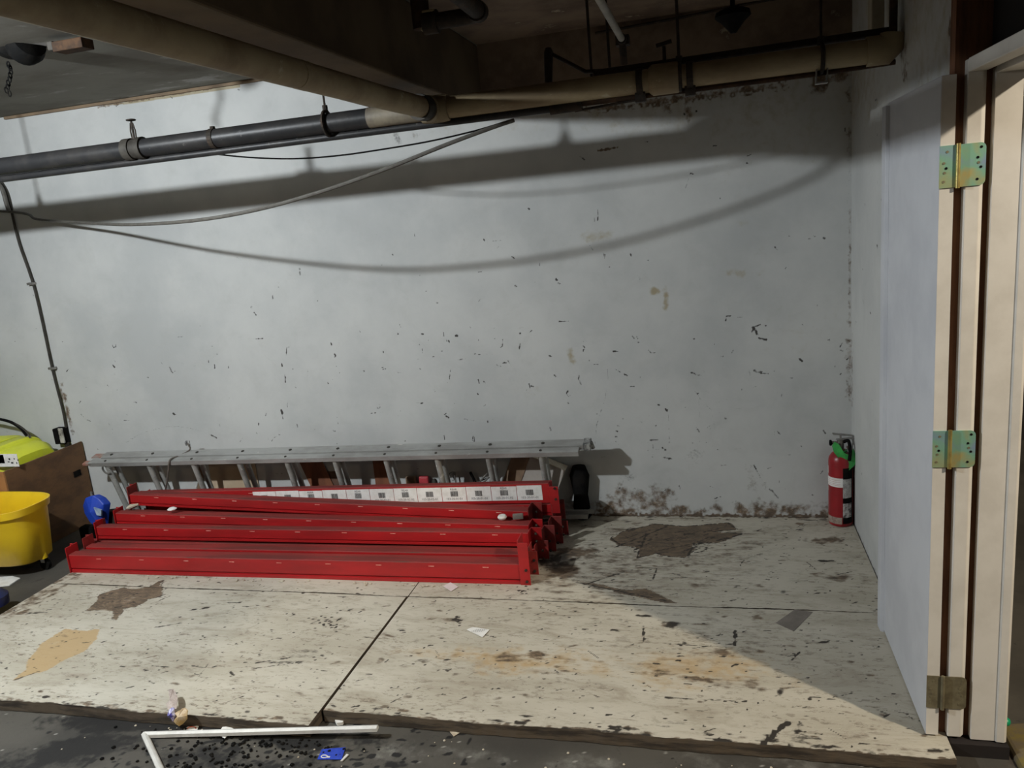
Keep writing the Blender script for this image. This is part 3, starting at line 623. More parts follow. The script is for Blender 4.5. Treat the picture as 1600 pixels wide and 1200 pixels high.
sheet('plywood_sheet', 'back right plywood sheet with a large brown peeled patch in front of the bare wall', -2.191, -0.004, -1.040, -0.004, mk('b'))

# ------------------------------------------------------------------ pipes under the ceiling
PY, PZ = -1.05, 2.29
t = thing('heating_pipe', 'long main pipe along the wall, black steel on the left, beige on the right', 'pipe', (-2.0, PY, PZ))
MB().tube([(-7.5, PY, PZ), (-2.08, PY, PZ)], .041, 20).build('steel_pipe', DARK_PIPE, t, smooth=True)
MB().tube([(-2.08, PY, PZ), (-1.72, PY, PZ)], .043, 20).build('bare_pipe', worn('brown steel pipe', (0.12, 0.10, 0.075), (0.2, 0.17, 0.12), 8, 0.6), t, smooth=True)
MB().tube([(-1.72, PY, PZ), (-1.71, PY, PZ), (-.85, PY, PZ), (-.1, PY, PZ)], .044, 20).build('wrapped_pipe', BEIGE_PIPE, t, smooth=True)
mb = MB()
mb.tube([(-.12, PY, PZ), (-.06, PY, PZ), (-.035, PY, PZ + .02), (-.03, PY, PZ + .05)], [.052, .055, .05, .045], 18)
mb.build('elbow', BEIGE_PIPE, t, smooth=True)
mb = MB(); mb.tube([(-.90, PY, PZ), (-.885, PY, PZ), (-.79, PY, PZ), (-.775, PY, PZ)], [.046, .058, .058, .046], 20); mb.build('sleeve', BEIGE_PIPE, t, smooth=True)
for x in (-.935, -.745):
    mb = MB(); mb.tube([(x - .012, PY, PZ), (x + .012, PY, PZ)], .052, 20); mb.box((x - .02, PY - .02, PZ - .075), (x + .02, PY + .02, PZ - .04)); mb.build('band_clamp', IRON, t, smooth=False)
mb = MB(); mb.tube([(-1.84, PY, PZ), (-1.80, PY, PZ), (-1.75, PY, PZ), (-1.72, PY, PZ)], [.052, .056, .056, .052], 20)
mb.tube([(-1.80, PY, PZ), (-1.80, PY - .07, PZ)], .054, 20); mb.build('tee', worn('light pipe fitting', (0.24, 0.19, 0.11), (0.16, 0.12, 0.07), 9, 0.7), t, smooth=True)
# valve on the dark pipe
vx = at(212, 228, 1, PY).x
mb = MB(); mb.tube([(vx - .055, PY, PZ), (vx - .04, PY, PZ), (vx - .039, PY, PZ), (vx - .015, PY, PZ)], [.05, .05, .05, .05], 18)
mb.tube([(vx - .02, PY, PZ), (vx + .02, PY, PZ)], .044, 18); mb.tube([(vx + .018, PY, PZ), (vx + .045, PY, PZ)], .05, 18)
v_ = mb.build('valve_body', GREY_FIT, t, smooth=True)
mb = MB(); mb.tube([(vx, PY, PZ + .04), (vx, PY, PZ + .125)], .005, 8)
for s in (-1, 1): mb.tube([(vx + s*.011, PY, PZ + .04), (vx + s*.013, PY, PZ + .08), (vx + s*.006, PY, PZ + .115)], .0035, 6)
mb.build('valve_stem', IRON, v_)
mb = MB(); mb.tube([(vx + .019*math.cos(a), PY + .019*math.sin(a), PZ + .128) for a in [i*math.pi/8 for i in range(17)]], .0035, 6, cap=False)
mb.tube([(vx-.019, PY, PZ+.128), (vx+.019, PY, PZ+.128)], .003, 6); mb.tube([(vx, PY-.019, PZ+.128), (vx, PY+.019, PZ+.128)], .003, 6); mb.build('valve_handwheel', IRON, v_)
# small saddle on the dark pipe
xx = at(333, 207, 1, PY).x
mb = MB(); mb.tube([(xx - .012, PY, PZ), (xx + .012, PY, PZ)], .044, 18); mb.tube([(xx, PY, PZ+.03), (xx, PY, PZ+.052)], .012, 8); mb.build('saddle', IRON, t)
# hangers
def hanger(px, py, label, r=.005, x=None):
    if x is None: x = at(px, py, 1, PY).x
    h = thing('pipe_hanger', label, 'pipe hanger', (x, PY, WZ), group='rods holding up the main pipe')
    MB().tube([(x, PY, PZ + .05), (x, PY, WZ)], r, 8).build('rod', IRON, h)
    mb = MB(); mb.tube([(x + .001, PY + .05*math.cos(a), PZ + .05*math.sin(a)) for a in [i*math.pi/10 for i in range(21)]], .008, 6, cap=False)
    mb.tube([(x, PY, PZ+.045), (x, PY, PZ+.075)], .012, 8); mb.build('ring', IRON, h)
hanger(510, 185, 'thin dark rod and ring holding the black pipe, left of the tee')
hanger(0, 0, 'rod and ring holding the black pipe just beyond the left edge of the picture', x=-4.52)
hanger(1283, 95, 'thin rod and ring holding the beige pipe near the right wall')
hanger(1062, 120, 'thin rod and ring beside the thick sleeve of the beige pipe', .006)

# pipe down the length of the room
t = thing('heating_pipe', 'thick beige pipe hanging beside the beam and running from the back tee towards the viewer', 'pipe', (-1.86, -1.1, PZ))
yp = [(-1.80, -1.10, PZ), (-1.83, -1.5, PZ + .003), (-1.86, -2.2, PZ + .008), (-1.885, -3.2, PZ + .012), (-1.90, -6.2, PZ + .015)]
MB().tube(yp, .042, 20).build('wrapped_pipe', BEIGE_PIPE, t, smooth=True)
mb = MB(); mb.tube([(-1.802, -1.11, PZ), (-1.81, -1.17, PZ)], .052, 18); mb.build('collar', GREY_FIT, t, smooth=True)
for y in (-2.05,):
    mb = MB(); mb.tube([(-1.854, y - .03, PZ + .007), (-1.852, y + .03, PZ + .007)], .0428, 18); mb.build('tape_band', BEIGE_PIPE, t, smooth=True)
# thin pipe just below the main
o = MB().tube([(-7.5, -1.03, 2.233), (-1.17, -1.03, 2.236)], .0165, 12).build('conduit_pipe', DARK_PIPE, smooth=True)
tag(o, 'thin black pipe running close under the black part of the main pipe', 'pipe')
mb = MB(); mb.tube([(-1.30, -1.03, 2.235), (-1.17, -1.03, 2.237)], .024, 12); c_ = mb.build('coupling', IRON, o, smooth=True)
o = MB().tube([(-1.2, -1.03, 2.215), (-.93, -1.04, 2.228)], .005, 8).build('iron_rod', IRON); tag(o, 'short thin black rod below the beige pipe, left of its sleeve', 'rod')
o = MB().tube([(-1.17, -1.04, 2.238), (-.3, -1.04, 2.238), (-.02, -1.04, 2.245)], .010, 8).build('conduit_pipe', RUST, smooth=True)
tag(o, 'thin rusty pipe under the beige pipe towards the right wall', 'pipe')
# darker pipe above the main one
o = MB().tube([(-1.12, -.99, 2.352), (-.5, -.99, 2.356), (-.03, -.99, 2.36)], .015, 10).build('conduit_pipe', IRON, smooth=True)
tag(o, 'dark thin pipe lying above the beige pipe on the right', 'pipe')
p0 = at(857, 82, 1, -.9); p1 = at(857, 130, 1, -.98); p2 = at(915, 112, 1, -.98)
mb = MB(); mb.tube([p1 + Vector((0, 0, -.03)), p1, p0, p0 + Vector((0, 0, .018))], [.016, .016, .02, .012], 10)
mb.tube([p0, p2, (-1.0, -.99, 2.352)], .008, 8)
o = mb.build('branch_pipe', IRON, smooth=True); tag(o, 'short black pipe stub with a cap and a thin slanting branch above the beige pipe', 'pipe')
# pale conduit running to the viewer under the ceiling
a = at(972, 62, 1, -.55); 
o = MB().tube([a, (a.x - .01, -1.6, a.z + .02), (a.x - .02, -5.5, a.z + .03)], .015, 12).build('conduit_pipe', worn('pale conduit', (0.38, 0.37, 0.33), (0.3, 0.28, 0.24), 12, 0.5), smooth=True)
tag(o, 'slim pale conduit running along the dark ceiling above the beige pipe', 'pipe')
mb = MB(); mb.tube([a + Vector((0, -.03, 0)), a + Vector((0, .04, 0))], .022, 10); mb.tube([a, a + Vector((0, .03, -.10))], .016, 10); mb.box((a.x - .03, a.y, a.z - .02), (a.x + .03, a.y + .06, a.z + .02)); mb.build('fitting', IRON, o)
for (px, ya, yb, lab) in ((918, 22, 102, 'thin dark drop rod left of the pale conduit'), (948, 30, 100, 'second thin dark drop rod just left of the pale conduit end')):
    p = at(px, ya, 1, -.8); o = MB().tube([(p.x, -.8, WZ), (p.x, -.8, 2.34)], .006, 8).build('drop_rod', IRON); tag(o, lab, 'rod', 'drop rods above the beige pipe')
o = MB().tube([(-1.7, -.80, 2.345), (-.4, -.80, 2.345)], .010, 8).build('conduit_pipe', IRON, smooth=True); tag(o, 'thin dark pipe behind the beige pipe carrying the drop rods', 'pipe')
# stop valve handle above the sleeve
p = at(1038, 85, 1, -1.0)
t = thing('stop_valve', 'small dark stop valve with a tee handle above the sleeve of the beige pipe', 'valve', p)
MB().tube([(p.x, -1.0, 2.33), (p.x, -1.0, p.z + .03)], .007, 8).build('stem', IRON, t)
MB().tube([(p.x - .03, -1.0, p.z + .035), (p.x + .03, -1.0, p.z + .045)], .008, 8).build('handle', IRON, t)
# dark pipe cluster beside the beam
q = lambda px, py, y: at(px, py, 1, y)
e0 = q(752, 22, -1.3); zc = e0.z
t = thing('drain_pipe', 'thick black pipe with an elbow under the ceiling right of the beam', 'pipe', e0)
mb = MB(); mb.tube([(e0.x, -5.5, zc + .03), (e0.x, -1.36, zc), (e0.x - .008, -1.325, zc), (e0.x - .04, -1.30, zc), (e0.x - .18, -1.30, zc)], .030, 16); mb.build('pipe_run', IRON, t, smooth=True)
mb = MB(); mb.tube([(e0.x - .17, -1.30, zc), (e0.x - .225, -1.30, zc)], .042, 16); mb.build('socket', IRON, t, smooth=True)
mb = MB(); mb.tube([(e0.x - .235, -1.30, zc - .02), (e0.x - .235, -1.30, WZ)], .034, 16); mb.build('riser', RUST, t, smooth=True)
mb = MB(); mb.tube([(e0.x-.0, -1.365, zc), (e0.x-.0, -1.33, zc)], .037, 16); mb.build('elbow_collar', IRON, t, smooth=True)
c0 = q(672, 40, -1.3)
o = MB().box((c0.x - .03, -1.33, c0.z - .02), (c0.x + .03, -1.27, c0.z + .05)).build('junction_block', BEIGE_PIPE, bev=.004); tag(o, 'small pale block fixed beside the black pipe at the beam', 'fitting')
# black lamp holder at the top
b0 = q(1145, 22, -.6)
t = thing('ceiling_lamp_holder', 'unlit black lamp holder hanging under the dark ceiling on the right', 'lamp holder', b0)
mb = MB(); mb.lathe([(.02, .03), (.07, .01), (.075, -.01), (.05, -.03), (.025, -.06), (.012, -.075)], b0, 20); mb.build('holder', BLACK, t, smooth=True)
MB().tube([b0 + Vector((0, 0, .02)), (b0.x, b0.y, WZ)], .01, 8).build('stem', BLACK, t)
# conduit along the top of the wall
l0 = at(800, 92, 1, -.03)
o = MB().tube([at(930, 52, 1, -.03), at(1060, 28, 1, -.03), at(1200, 0, 1, -.03), (-.02, -.03, at(1240, -8, 1, -.03).z)], .007, 8).build('wall_cable', IRON); tag(o, 'thin black cable fixed along the top of the dark upper wall', 'cable')
# pale post and bracket in the right corner
o = MB().box((-.075, -.90, 2.37), (-.03, -.82, WZ)).build('junction_block', worn('pale block', (0.30, 0.26, 0.19), (0.24, 0.2, 0.14), 6, 0.8), bev=.004); tag(o, 'pale upright block above the right end of the beige pipe', 'fitting')
o = MB().tube([(-.03, PY, PZ + .05), (-.03, PY, WZ)], .014, 10).build('riser_pipe', RUST); tag(o, 'thin rusty riser at the right wall above the pipe elbow', 'pipe')
mb = MB(); bx = at(1283, 118, 1, -1.05); mb.box((bx.x - .02, -1.07, 2.205), (bx.x - .016, -1.03, 2.25)); mb.box((bx.x + .018, -1.07, 2.205), (bx.x + .022, -1.03, 2.25)); mb.box((bx.x - .02, -1.07, 2.20), (bx.x + .022, -1.03, 2.206))
o = mb.build('pipe_bracket', STEEL); tag(o, 'small square steel bracket under the beige pipe near the right wall', 'bracket')

# ------------------------------------------------------------------ hanging cables
def smooth_path(pts, n_=8):
    pts = [Vector(p) for p in pts]; out = []
    for i in range(len(pts) - 1):
        p0 = pts[max(i-1, 0)]; p1 = pts[i]; p2 = pts[i+1]; p3 = pts[min(i+2, len(pts)-1)]
        for k in range(n_):
            s = k / n_
            out.append(.5*((2*p1) + (-p0+p2)*s + (2*p0-5*p1+4*p2-p3)*s*s + (-p0+3*p1-3*p2+p3)*s**3))
    out.append(pts[-1]); return out
cp = [(0,330,-.03),(60,343,-.13),(130,348,-.30),(200,351,-.70),(300,345,-1.02),(400,328,-1.12),(500,300,-1.17),(600,265,-1.18),(700,225,-1.17),(770,199,-1.13),(803,188,-1.09)]
pts = [(-6.9, -.03, 2.33)] + [at(x, y, 1, w) for x, y, w in cp]
o = MB().tube(smooth_path(pts), .0085, 8).build('hanging_cable', CABLE, smooth=True)
tag(o, 'grey cable sagging from the left wall up to the pipes', 'cable')
pts = [at(x, y, 1, w) for x, y, w in [(330,240,-1.0),(390,246,-1.0),(460,248,-1.0),(530,243,-1.0),(600,233,-1.0),(670,221,-1.0),(740,205,-1.0),(790,190,-1.02)]]
o = MB().tube(smooth_path(pts), .0035, 6).build('hanging_cable', BLACK, smooth=True)
tag(o, 'thin black wire sagging slightly just below the pipes', 'cable')

# ------------------------------------------------------------------ conduit and outlet on the wall
t = thing('wall_conduit', 'thin dark electrical conduit running down the left of the white wall to an outlet box', 'conduit', (-5.04, -.02, 1.2))
cc = [at(x, y, 1, -.02) for x, y in [(0,283),(10,300),(18,330),(30,380),(55,455),(82,577),(98,640),(103,668)]]
MB().tube(smooth_path(cc, 5), .008, 8).build('conduit', GREY_FIT, t, smooth=True)
for (x, y) in ((50,443),(83,575)):
    p = at(x, y, 1, -.012); MB().box((p.x - .025, -.032, p.z - .008), (p.x + .025, -.002, p.z + .008)).build('clip', STEEL, t, bev=.002)
cc = [at(x, y, 1, -.05) for x, y in [(-30,268),(0,290),(10,318),(14,330)]]
MB().tube(smooth_path(cc, 5), .013, 8).build('flexible_tail', CABLE, t, smooth=True)
p = at(99, 680, 1, -.03)
t = thing('outlet_box', 'black electrical outlet box with a torn pale cover on the wall above the brown crate', 'outlet box', (p.x, -.03, p.z))
MB().box((p.x - .05, -.065, p.z - .055), (p.x + .028, -.003, p.z + .055)).build('box', BLACK, t, bev=.005)
MB().box((p.x + .005, -.072, p.z - .045), (p.x + .04, -.062, p.z + .06)).build('cover', worn('torn cover', (0.45, 0.43, 0.38), (0.1, 0.09, 0.08), 22, 0.7), t, bev=.003)
MB().tube([(p.x + .02, -.035, p.z - .05), (p.x + .02, -.035, p.z - .12)], .016, 8).build('tail', IRON, t)

# ------------------------------------------------------------------ fixture and bracket at the top left
p = at(30, 72, 1, -1.3)
t = thing('chain_hoist', 'black round hoist with a short hanging chain under the ceiling at the top left', 'hoist', p)
mb = MB(); R9 = Matrix.Rotation(math.radians(70), 4, 'Y') @ Matrix.Rotation(.3, 4, 'X')
c = at(40, 72, 1, -1.3); mb.lathe([(.04, -.05), (.068, -.04), (.078, 0), (.068, .04), (.04, .05)], c, 20, R9); mb.build('drum', BLACK, t, smooth=True)
c = at(12, 62, 1, -1.3); mb = MB(); mb.lathe([(.04, -.07), (.065, -.05), (.07, 0), (.065, .05), (.04, .07)], c, 14, Matrix.Rotation(.6, 4, 'Y')); mb.build('housing', BLACK, t, smooth=True)
mb = MB(); mb.tube([c, (c.x, c.y, WZ)], .02, 8); mb.build('stem', BLACK, t)
for k, (x, y) in enumerate([(13,101),(16,106),(17,112),(16,118),(15,124),(13,130),(12,136),(10,141),(15,146)]):
    cc = at(x, y, 1, -1.3); A = (0, math.pi/2)[k % 2]
    ring = [(cc.x + .008*math.cos(a)*math.cos(A), cc.y + .008*math.cos(a)*math.sin(A), cc.z + .013*math.sin(a)) for a in [i*math.pi/5 for i in range(11)]]
    MB().tube(ring, .003, 5, cap=False).build('chain_link', BLACK, t)
p = at(108, 72, 1, -1.35)
t = thing('ceiling_bracket', 'short brown block with a broken pale end under the left ceiling', 'bracket', p)
MB().box((p.x - .06, p.y - .03, p.z - .02), (p.x + .09, p.y + .04, min(WZ, p.z + .02))).build('block', RUST, t, bev=.004)
MB().box((p.x - .085, p.y - .03, p.z - .012), (p.x - .055, p.y + .03, p.z + .025)).build('broken_end', GREY_FIT, t, bev=.006)

# ------------------------------------------------------------------ red rack beams
def rack_beam(label, A, B, H=.115, D=.08, lc=(-.03, .03), rc=(-.02, .10), roll=0.0, rleaf=True, dk=False, groove=True):
    """A, B: left and right ends of the front lower edge"""
    A = Vector(A); B = Vector(B); L = (B - A).length
    x = (B - A).normalized(); y = Vector((0, 1, 0)); y = (y - x*x.dot(y)).normalized(); z = x.cross(y)
    rot = Matrix((x, y, z)).transposed() @ Matrix.Rotation(roll, 3, 'X')
    t = thing('rack_beam', label, 'rack beam', A, rot, 'red pallet rack beams stacked on the plywood')
    g = .012
    prof = [(0, 0), (0, H*.15), (.011, H*.19), (.011, H*.25), (.001, H*.27), (.001, H - .004), (.004, H), (D*.5, H), (D*.5 + .003, H - g), (D*.95, H - g), (D, H - g - .004), (D, .002), (D - .002, 0)]
    if not groove: prof = [(0, 0), (0, H - .004), (.004, H), (D*.5, H), (D*.5 + .003, H - g), (D - .002, H - g), (D, .002)]
    mb = MB(); mb.prism(prof, .03, L - .03); k_ = len(prof)
    for i_ in range(k_):
        if prof[i_][1] > H - g - .002 and prof[(i_ + 1) % k_][1] > H - g - .002 and i_ < k_: mb.mi[i_] = 1
    mb.build('beam_bar', [RED, RED_TOP], t, local=True)
    th = .005
    # left connector: end plate across the beam, with a turned flange
    mb = MB(); mb.box((.022, -.008, lc[0]), (.022 + th, D*.75, H + lc[1])); mb.box((-.025, D*.75 - th, lc[0]), (.022, D*.75, H + lc[1] - .01))
    c = mb.build('end_connector', RED_DK if dk else RED, t, bev=.0015, local=True)
    mb = MB()
    for zz in (H*.25, H*.75): mb.tube([(.021, D*.3, zz), (.012, D*.3, zz)], .007, 8)
    mb.build('stud', IRON, c, local=True)
    mb = MB(); mb.box((L - .03, -.004, rc[0]), (L - .03 + th, D*.9, H + rc[1]))
    if rleaf: mb.box((L - .03, -.006, rc[0]), (L + .022, -.006 + th, H + rc[1] - .01))
    else: mb.box((L - .03, D*.9 - th, rc[0]), (L + .03, D*.9, H + rc[1]))
    c = mb.build('end_connector', RED_DK if dk else RED, t, bev=.0015, local=True)
    mb = MB()
    for zz in (H*.2, H*.75): mb.tube([(L + .004, -.007, zz), (L + .004, -.013, zz)] if rleaf else [(L + .002, D*.4, zz), (L + .012, D*.4, zz)], .007, 8)
    mb.build('stud', IRON, c, local=True)
    # small oval safety slots along the face
    mb = MB()
    for k in range(9):
        xx = L*(.08 + .105*k); mb.box((xx, -.0012, H*.80), (xx + .03, .002, H*.80 + .003))
    mb.build('stamped_slots', worn('scratched pale red', (0.6, 0.2, 0.15), (0.7, 0.45, 0.38), 40, 0.5, bmp=0), t, local=True)
    return t, L, rot
# lower layer
rack_beam('front red rack beam lying on the plywood, nearest the viewer', (-4.355, -.910, P), (-1.625, -.890, P), H=.110, D=.11, lc=(0, .045), rc=(0, .125))
rack_beam('red rack beam lying directly behind the front one, its top flush with it', (-4.34, -.795, P), (-1.61, -.775, P), H=.108, D=.10, lc=(0, .055), rc=(0, .03), dk=True)
rack_beam('lower red beam in the row under the middle of the stack', (-4.42, -.665, P), (-1.60, -.665, P), H=.085, lc=(0, .0), rc=(0, .02), rleaf=False, dk=True)
rack_beam('lower red beam under the skewed pair, only its dirty ends showing', (-4.44, -.565, P), (-1.58, -.57, P), H=.10, lc=(0, .07), rc=(0, .05), rleaf=False, dk=True)
rack_beam('lower red beam hidden under the back of the stack', (-4.40, -.46, P), (-1.56, -.47, P), H=.10, lc=(0, .05), rc=(0, .06), rleaf=False, dk=True)
rack_beam('rearmost lower red beam, under the one with the labels', (-4.30, -.345, P), (-1.55, -.355, P), H=.085, lc=(0, 0), rc=(0, 0), rleaf=False, dk=True)
rack_beam('second rear red beam under the one with the labels', (-4.28, -.345, P + .090), (-1.56, -.355, P + .145), H=.066, lc=(0, 0), rc=(-.05, 0), rleaf=False, dk=True)
# upper beams
rack_beam('red rack beam one row behind the front pair, on top of the lower layer', (-4.37, -.660, .150), (-1.63, -.665, .150), H=.075, D=.085, lc=(-.02, .03), rc=(-.03, .0), rleaf=False)
rack_beam('skewed red rack beam third from the front, left end propped up', (-4.30, -.568, .209), (-1.645, -.585, .165), H=.068, D=.10, lc=(-.04, .02), rc=(-.05, .0), rleaf=False)
rack_beam('skewed red rack beam just in front of the labelled one, its left end the highest', (-4.27, -.460, .287), (-1.67, -.470, .192), H=.070, D=.105, lc=(-.03, .05), rc=(-.05, .02), rleaf=False, dk=True)
E0, LE, ER = rack_beam('rear red rack beam with a strip of white barcode labels on its face', (-4.25, -.350, .212), (-1.565, -.352, .268), H=.115, lc=(0, 0), rc=(-.06, -.01), groove=False)
# labels on the rear beam
def text_mesh(s, size):
    cu = bpy.data.curves.new('t', 'FONT'); cu.body = s; cu.size = size; cu.align_x = 'CENTER'; cu.extrude = .0002; cu.resolution_u = 2
    o = bpy.data.objects.new('t', cu); COL.objects.link(o)
    dg = bpy.context.evaluated_depsgraph_get(); me = bpy.data.meshes.new_from_object(o.evaluated_get(dg))
    bpy.data.objects.remove(o); return me
Mi = root_matrix(E0).inverted()
def elocal(px, py): return Mi @ at(px, py, 1, -.354)
bounds = [395, 431, 467.5, 504, 541.5, 578, 615.6, 652, 690.6, 729, 768, 808, 848]
texts = ['', '', '', ('REAR', ''), ('', ''), ('REAR', ''), ('', '103-20-02-01'), ('REAR', '103-20-02-02'), ('', '103-20-02-01'), ('REAR', '103-20-01-01'), ('', '103-20-01-02'), ('REAR', '103-20-01-02'), ('', '103-20-01-01')]
ZT, ZB = .104, .018
for i in range(12):
    x0 = elocal(bounds[i], 775).x + .0015; x1 = elocal(bounds[i+1], 775).x - .0015
    mb = MB(); mb.box((x0, -.0016, ZB), (x1, -.0002, ZT - rng.uniform(0, .004))); lb = mb.build('barcode_label', PAPER, E0, local=True)
    mb = MB(); cx_ = (x0 + x1)/2
    xx = cx_ - .021
    rnd = random.Random(i)
    while xx < cx_ + .021:
        w = rnd.choice([.0010, .0016, .0026]); mb.box((xx, -.0022, ZB + .030), (xx + w, -.0017, ZB + .062)); xx += w + rnd.choice([.0010, .0016])
    for s, zz, sz in ((texts[i+1][0] if texts[i+1] else '', ZB + .067, .017), (texts[i+1][1] if texts[i+1] else '', ZB + .010, .0185)):
        if not s: continue
        me = text_mesh(s, sz)
        vs = [Vector((cx_ + v.co.x, -.0019, zz + v.co.y)) for v in me.vertices]
        mb.add(vs, [tuple(p.vertices) for p in me.polygons])
    mb.build('print', INK, lb, local=True)
    if i in (2, 4, 5): # torn bits where red shows
        pass
# bits lying on the stack
def shard(name, label, cat, pts, z0, th, mat, group=None, curl=0.0, origin=None):
    mb = MB(); n_ = len(pts); c = Vector((sum(p[0] for p in pts)/n_, sum(p[1] for p in pts)/n_, 0))
    lo = [Vector((p[0], p[1], z0 + curl*((i % 3) - .6)*.5)) for i, p in enumerate(pts)]
    lo = [Vector((v.x, v.y, max(v.z, z0))) for v in lo]
    mb.add(lo + [v + Vector((0, 0, th)) for v in lo], [tuple(range(n_ - 1, -1, -1)), tuple(range(n_, 2*n_))] + [(i, (i+1) % n_, n_ + (i+1) % n_, n_ + i) for i in range(n_)])
    t_ = mb.build(name, mat); tag(t_, label, cat, group); return t_
p = at(795, 820, 1, -.52)
mb = MB(); mb.box((-.012, -.01, 0), (.045, .012, .028), Matrix.Translation(Vector((-1.76, -.51, .236))) @ Matrix.Rotation(.2, 4, 'Z'))
o = mb.build('foam_block', TAPE, bev=.003); tag(o, 'small grey block wedged between two red beams near their right ends', 'scrap')
mb = MB(); mb.lathe([(.004, 0), (.02, .002), (.026, .012), (.02, .022), (.004, .024)], (-1.83, -.515, .238), 12); o = mb.build('plaster_lump', PAPER, smooth=True); tag(o, 'white plaster lump beside the small grey block on the red beams', 'scrap')
mb = MB(); mb.lathe([(.004, 0), (.02, .002), (.028, .010), (.016, .018)], at(1077/4, 600 + 790/4, 2, .29), 12); o = mb.build('plaster_lump', PAPER, smooth=True); tag(o, 'white plaster lump lying on the red beams near their left ends', 'scrap')
q1 = at(205, 793, 1, -.5)
mb = MB(); mb.tube([(q1.x - .03, -.5, q1.z - .005), (q1.x, -.5, q1.z + .008), (q1.x + .05, -.49, q1.z + .018)], [.008, .014, .006], 8); o = mb.build('rag', worn('dusty rag', (0.36, 0.3, 0.22), (0.5, 0.45, 0.36), 20, 0.9), smooth=True); tag(o, 'dusty crumpled rag at the left end of the red beams', 'rag')
mb = MB()
for _ in range(60):
    x = rng.uniform(-4.2, -1.75) if rng.random() < .6 else rng.normal(-2.5, .35); y = -.925 - abs(rng.normal(0, .014)); s = rng.uniform(.003, .009)
    mb.lathe([(s*.3, 0), (s, s*.3), (s*.8, s*.7), (s*.2, s)], (x, y, P + .001), 6)
o = mb.build('plaster_crumbs', PAPER_DK); tag(o, 'pale plaster crumbs scattered along the foot of the front red beam', 'debris', kind='stuff')

# ------------------------------------------------------------------ aluminium ladder on its edge
LT = math.radians(15)
Lrot = Matrix.Rotation(LT, 3, 'X')          # top leans towards the viewer
Lroot = Vector((-3.1, -.104, P + .033))
tilt = Matrix.Rotation(-.010, 3, 'Y') 
t = thing('extension_ladder', 'grey aluminium extension ladder lying on its side behind the red beams', 'ladder', Lroot, tilt @ Lrot)
# local frame: x along the ladder, z up the rungs, y = depth (front section at negative y)
LW = .461
def rail(x0, x1, y0, y1, z, name='side_rail', up=True):
    mb = MB(); s = 1 if up else -1
    h = .028
    mb.prism([(y0, z), (y0, z - s*h), (y0 + .003, z - s*h), (y0 + .003, z - s*.004), (y1 - .003, z - s*.004), (y1 - .003, z - s*h), (y1, z - s*h), (y1, z)], x0, x1)
    return mb.build(name, ALU, t, local=True)
xl0, xl1 = -1.58, 1.72
rail(xl0 + .06, xl1 - .02, .004, .070, LW + .008)
rail(xl0, xl1 - .05, -.050, .000, LW)
rail(xl0 + .06, xl1 - .02, .004, .070, 0, up=False)
rail(xl0, xl1 - .05, -.050, .000, .002, up=False)
rxs = [at(px, 725, 1, -.24).x - Lroot.x for px in (168,233,303,375,450,525,605,685,765,848)]
for i, xr in enumerate(rxs):
    MB().tube([(xr, -.026, .0), (xr, -.026, LW - .004)], .0175, 12).build('rung', ALU_RUNG, t, smooth=True, local=True)
for i, xr in enumerate(rxs):
    MB().tube([(xr + .004, .037, .0), (xr + .004, .037, LW)], .0165, 12).build('rung', ALU_RUNG, t, smooth=True, local=True)
for i, xr in enumerate(rxs):
    MB().tube([(xr + .004, .037, LW + .007), (xr + .004, .037, LW + .011)], .010, 10).build('rung_rivet', GREY_FIT, t, local=True)
    MB().tube([(xr, -.026, LW - .001), (xr, -.026, LW + .003)], .008, 10).build('rung_rivet', GREY_FIT, t, local=True)
mb = MB(); mb.box((xl1 - .03, .0, LW - .03), (xl1 + .012, .072, LW + .015)); mb.tube([(xl1 + .008, .045, LW + .005), (xl1 + .02, .045, LW - .04)], .012, 8); mb.build('end_cap', worn('black and grey cap', (0.05, 0.05, 0.05), (0.35, 0.35, 0.33), 30, 0.5), t, bev=.004, local=True)
mb = MB(); mb.box((xl0 - .05, -.05, LW - .02), (xl0 + .02, -.01, LW - .004)); mb.box((xl0 - .02, .01, LW - .002), (xl0 + .06, .06, LW + .006)); mb.build('end_hook', worn('reddish foot', (0.3, 0.12, 0.08), (0.25, 0.24, 0.22), 20, 0.6), t, bev=.003, local=True)
mb = MB(); mb.tube([(xl0 + .12 + .03*math.cos(a), -.045, LW - .055 + .032*math.sin(a)) for a in [i*math.pi/9 + .3 for i in range(15)]], .006, 8); mb.build('pulley_hook', STEEL, t, smooth=True, local=True)
# tie around the ladder
tp = [(293,693,-.15),(297,702,-.165),(285,710,-.20),(272,715,-.235),(265,720,-.275),(263,735,-.27),(261,752,-.25),(258,768,-.23),(256,780,-.21)]
o = MB().tube(smooth_path([at(x, y, 1, w) for x, y, w in tp], 4), .0055, 6).build('rope_tie', worn('dirty rope', (0.13, 0.11, 0.09), (0.08, 0.065, 0.055), 30, 0.9), smooth=True)
tag(o, 'dirty grey rope tied round the ladder near its left end', 'rope')
p = at(293, 692, 1, -.14)
o = MB().box((p.x - .018, p.y - .006, p.z - .02), (p.x + .018, p.y + .002, p.z + .016)).build('tag_scrap', worn('striped tag', (0.05, 0.05, 0.05), (0.6, 0.6, 0.58), 60, 0.6), bev=.002); tag(o, 'small black and silver tag standing on the ladder rail at the rope', 'tag')

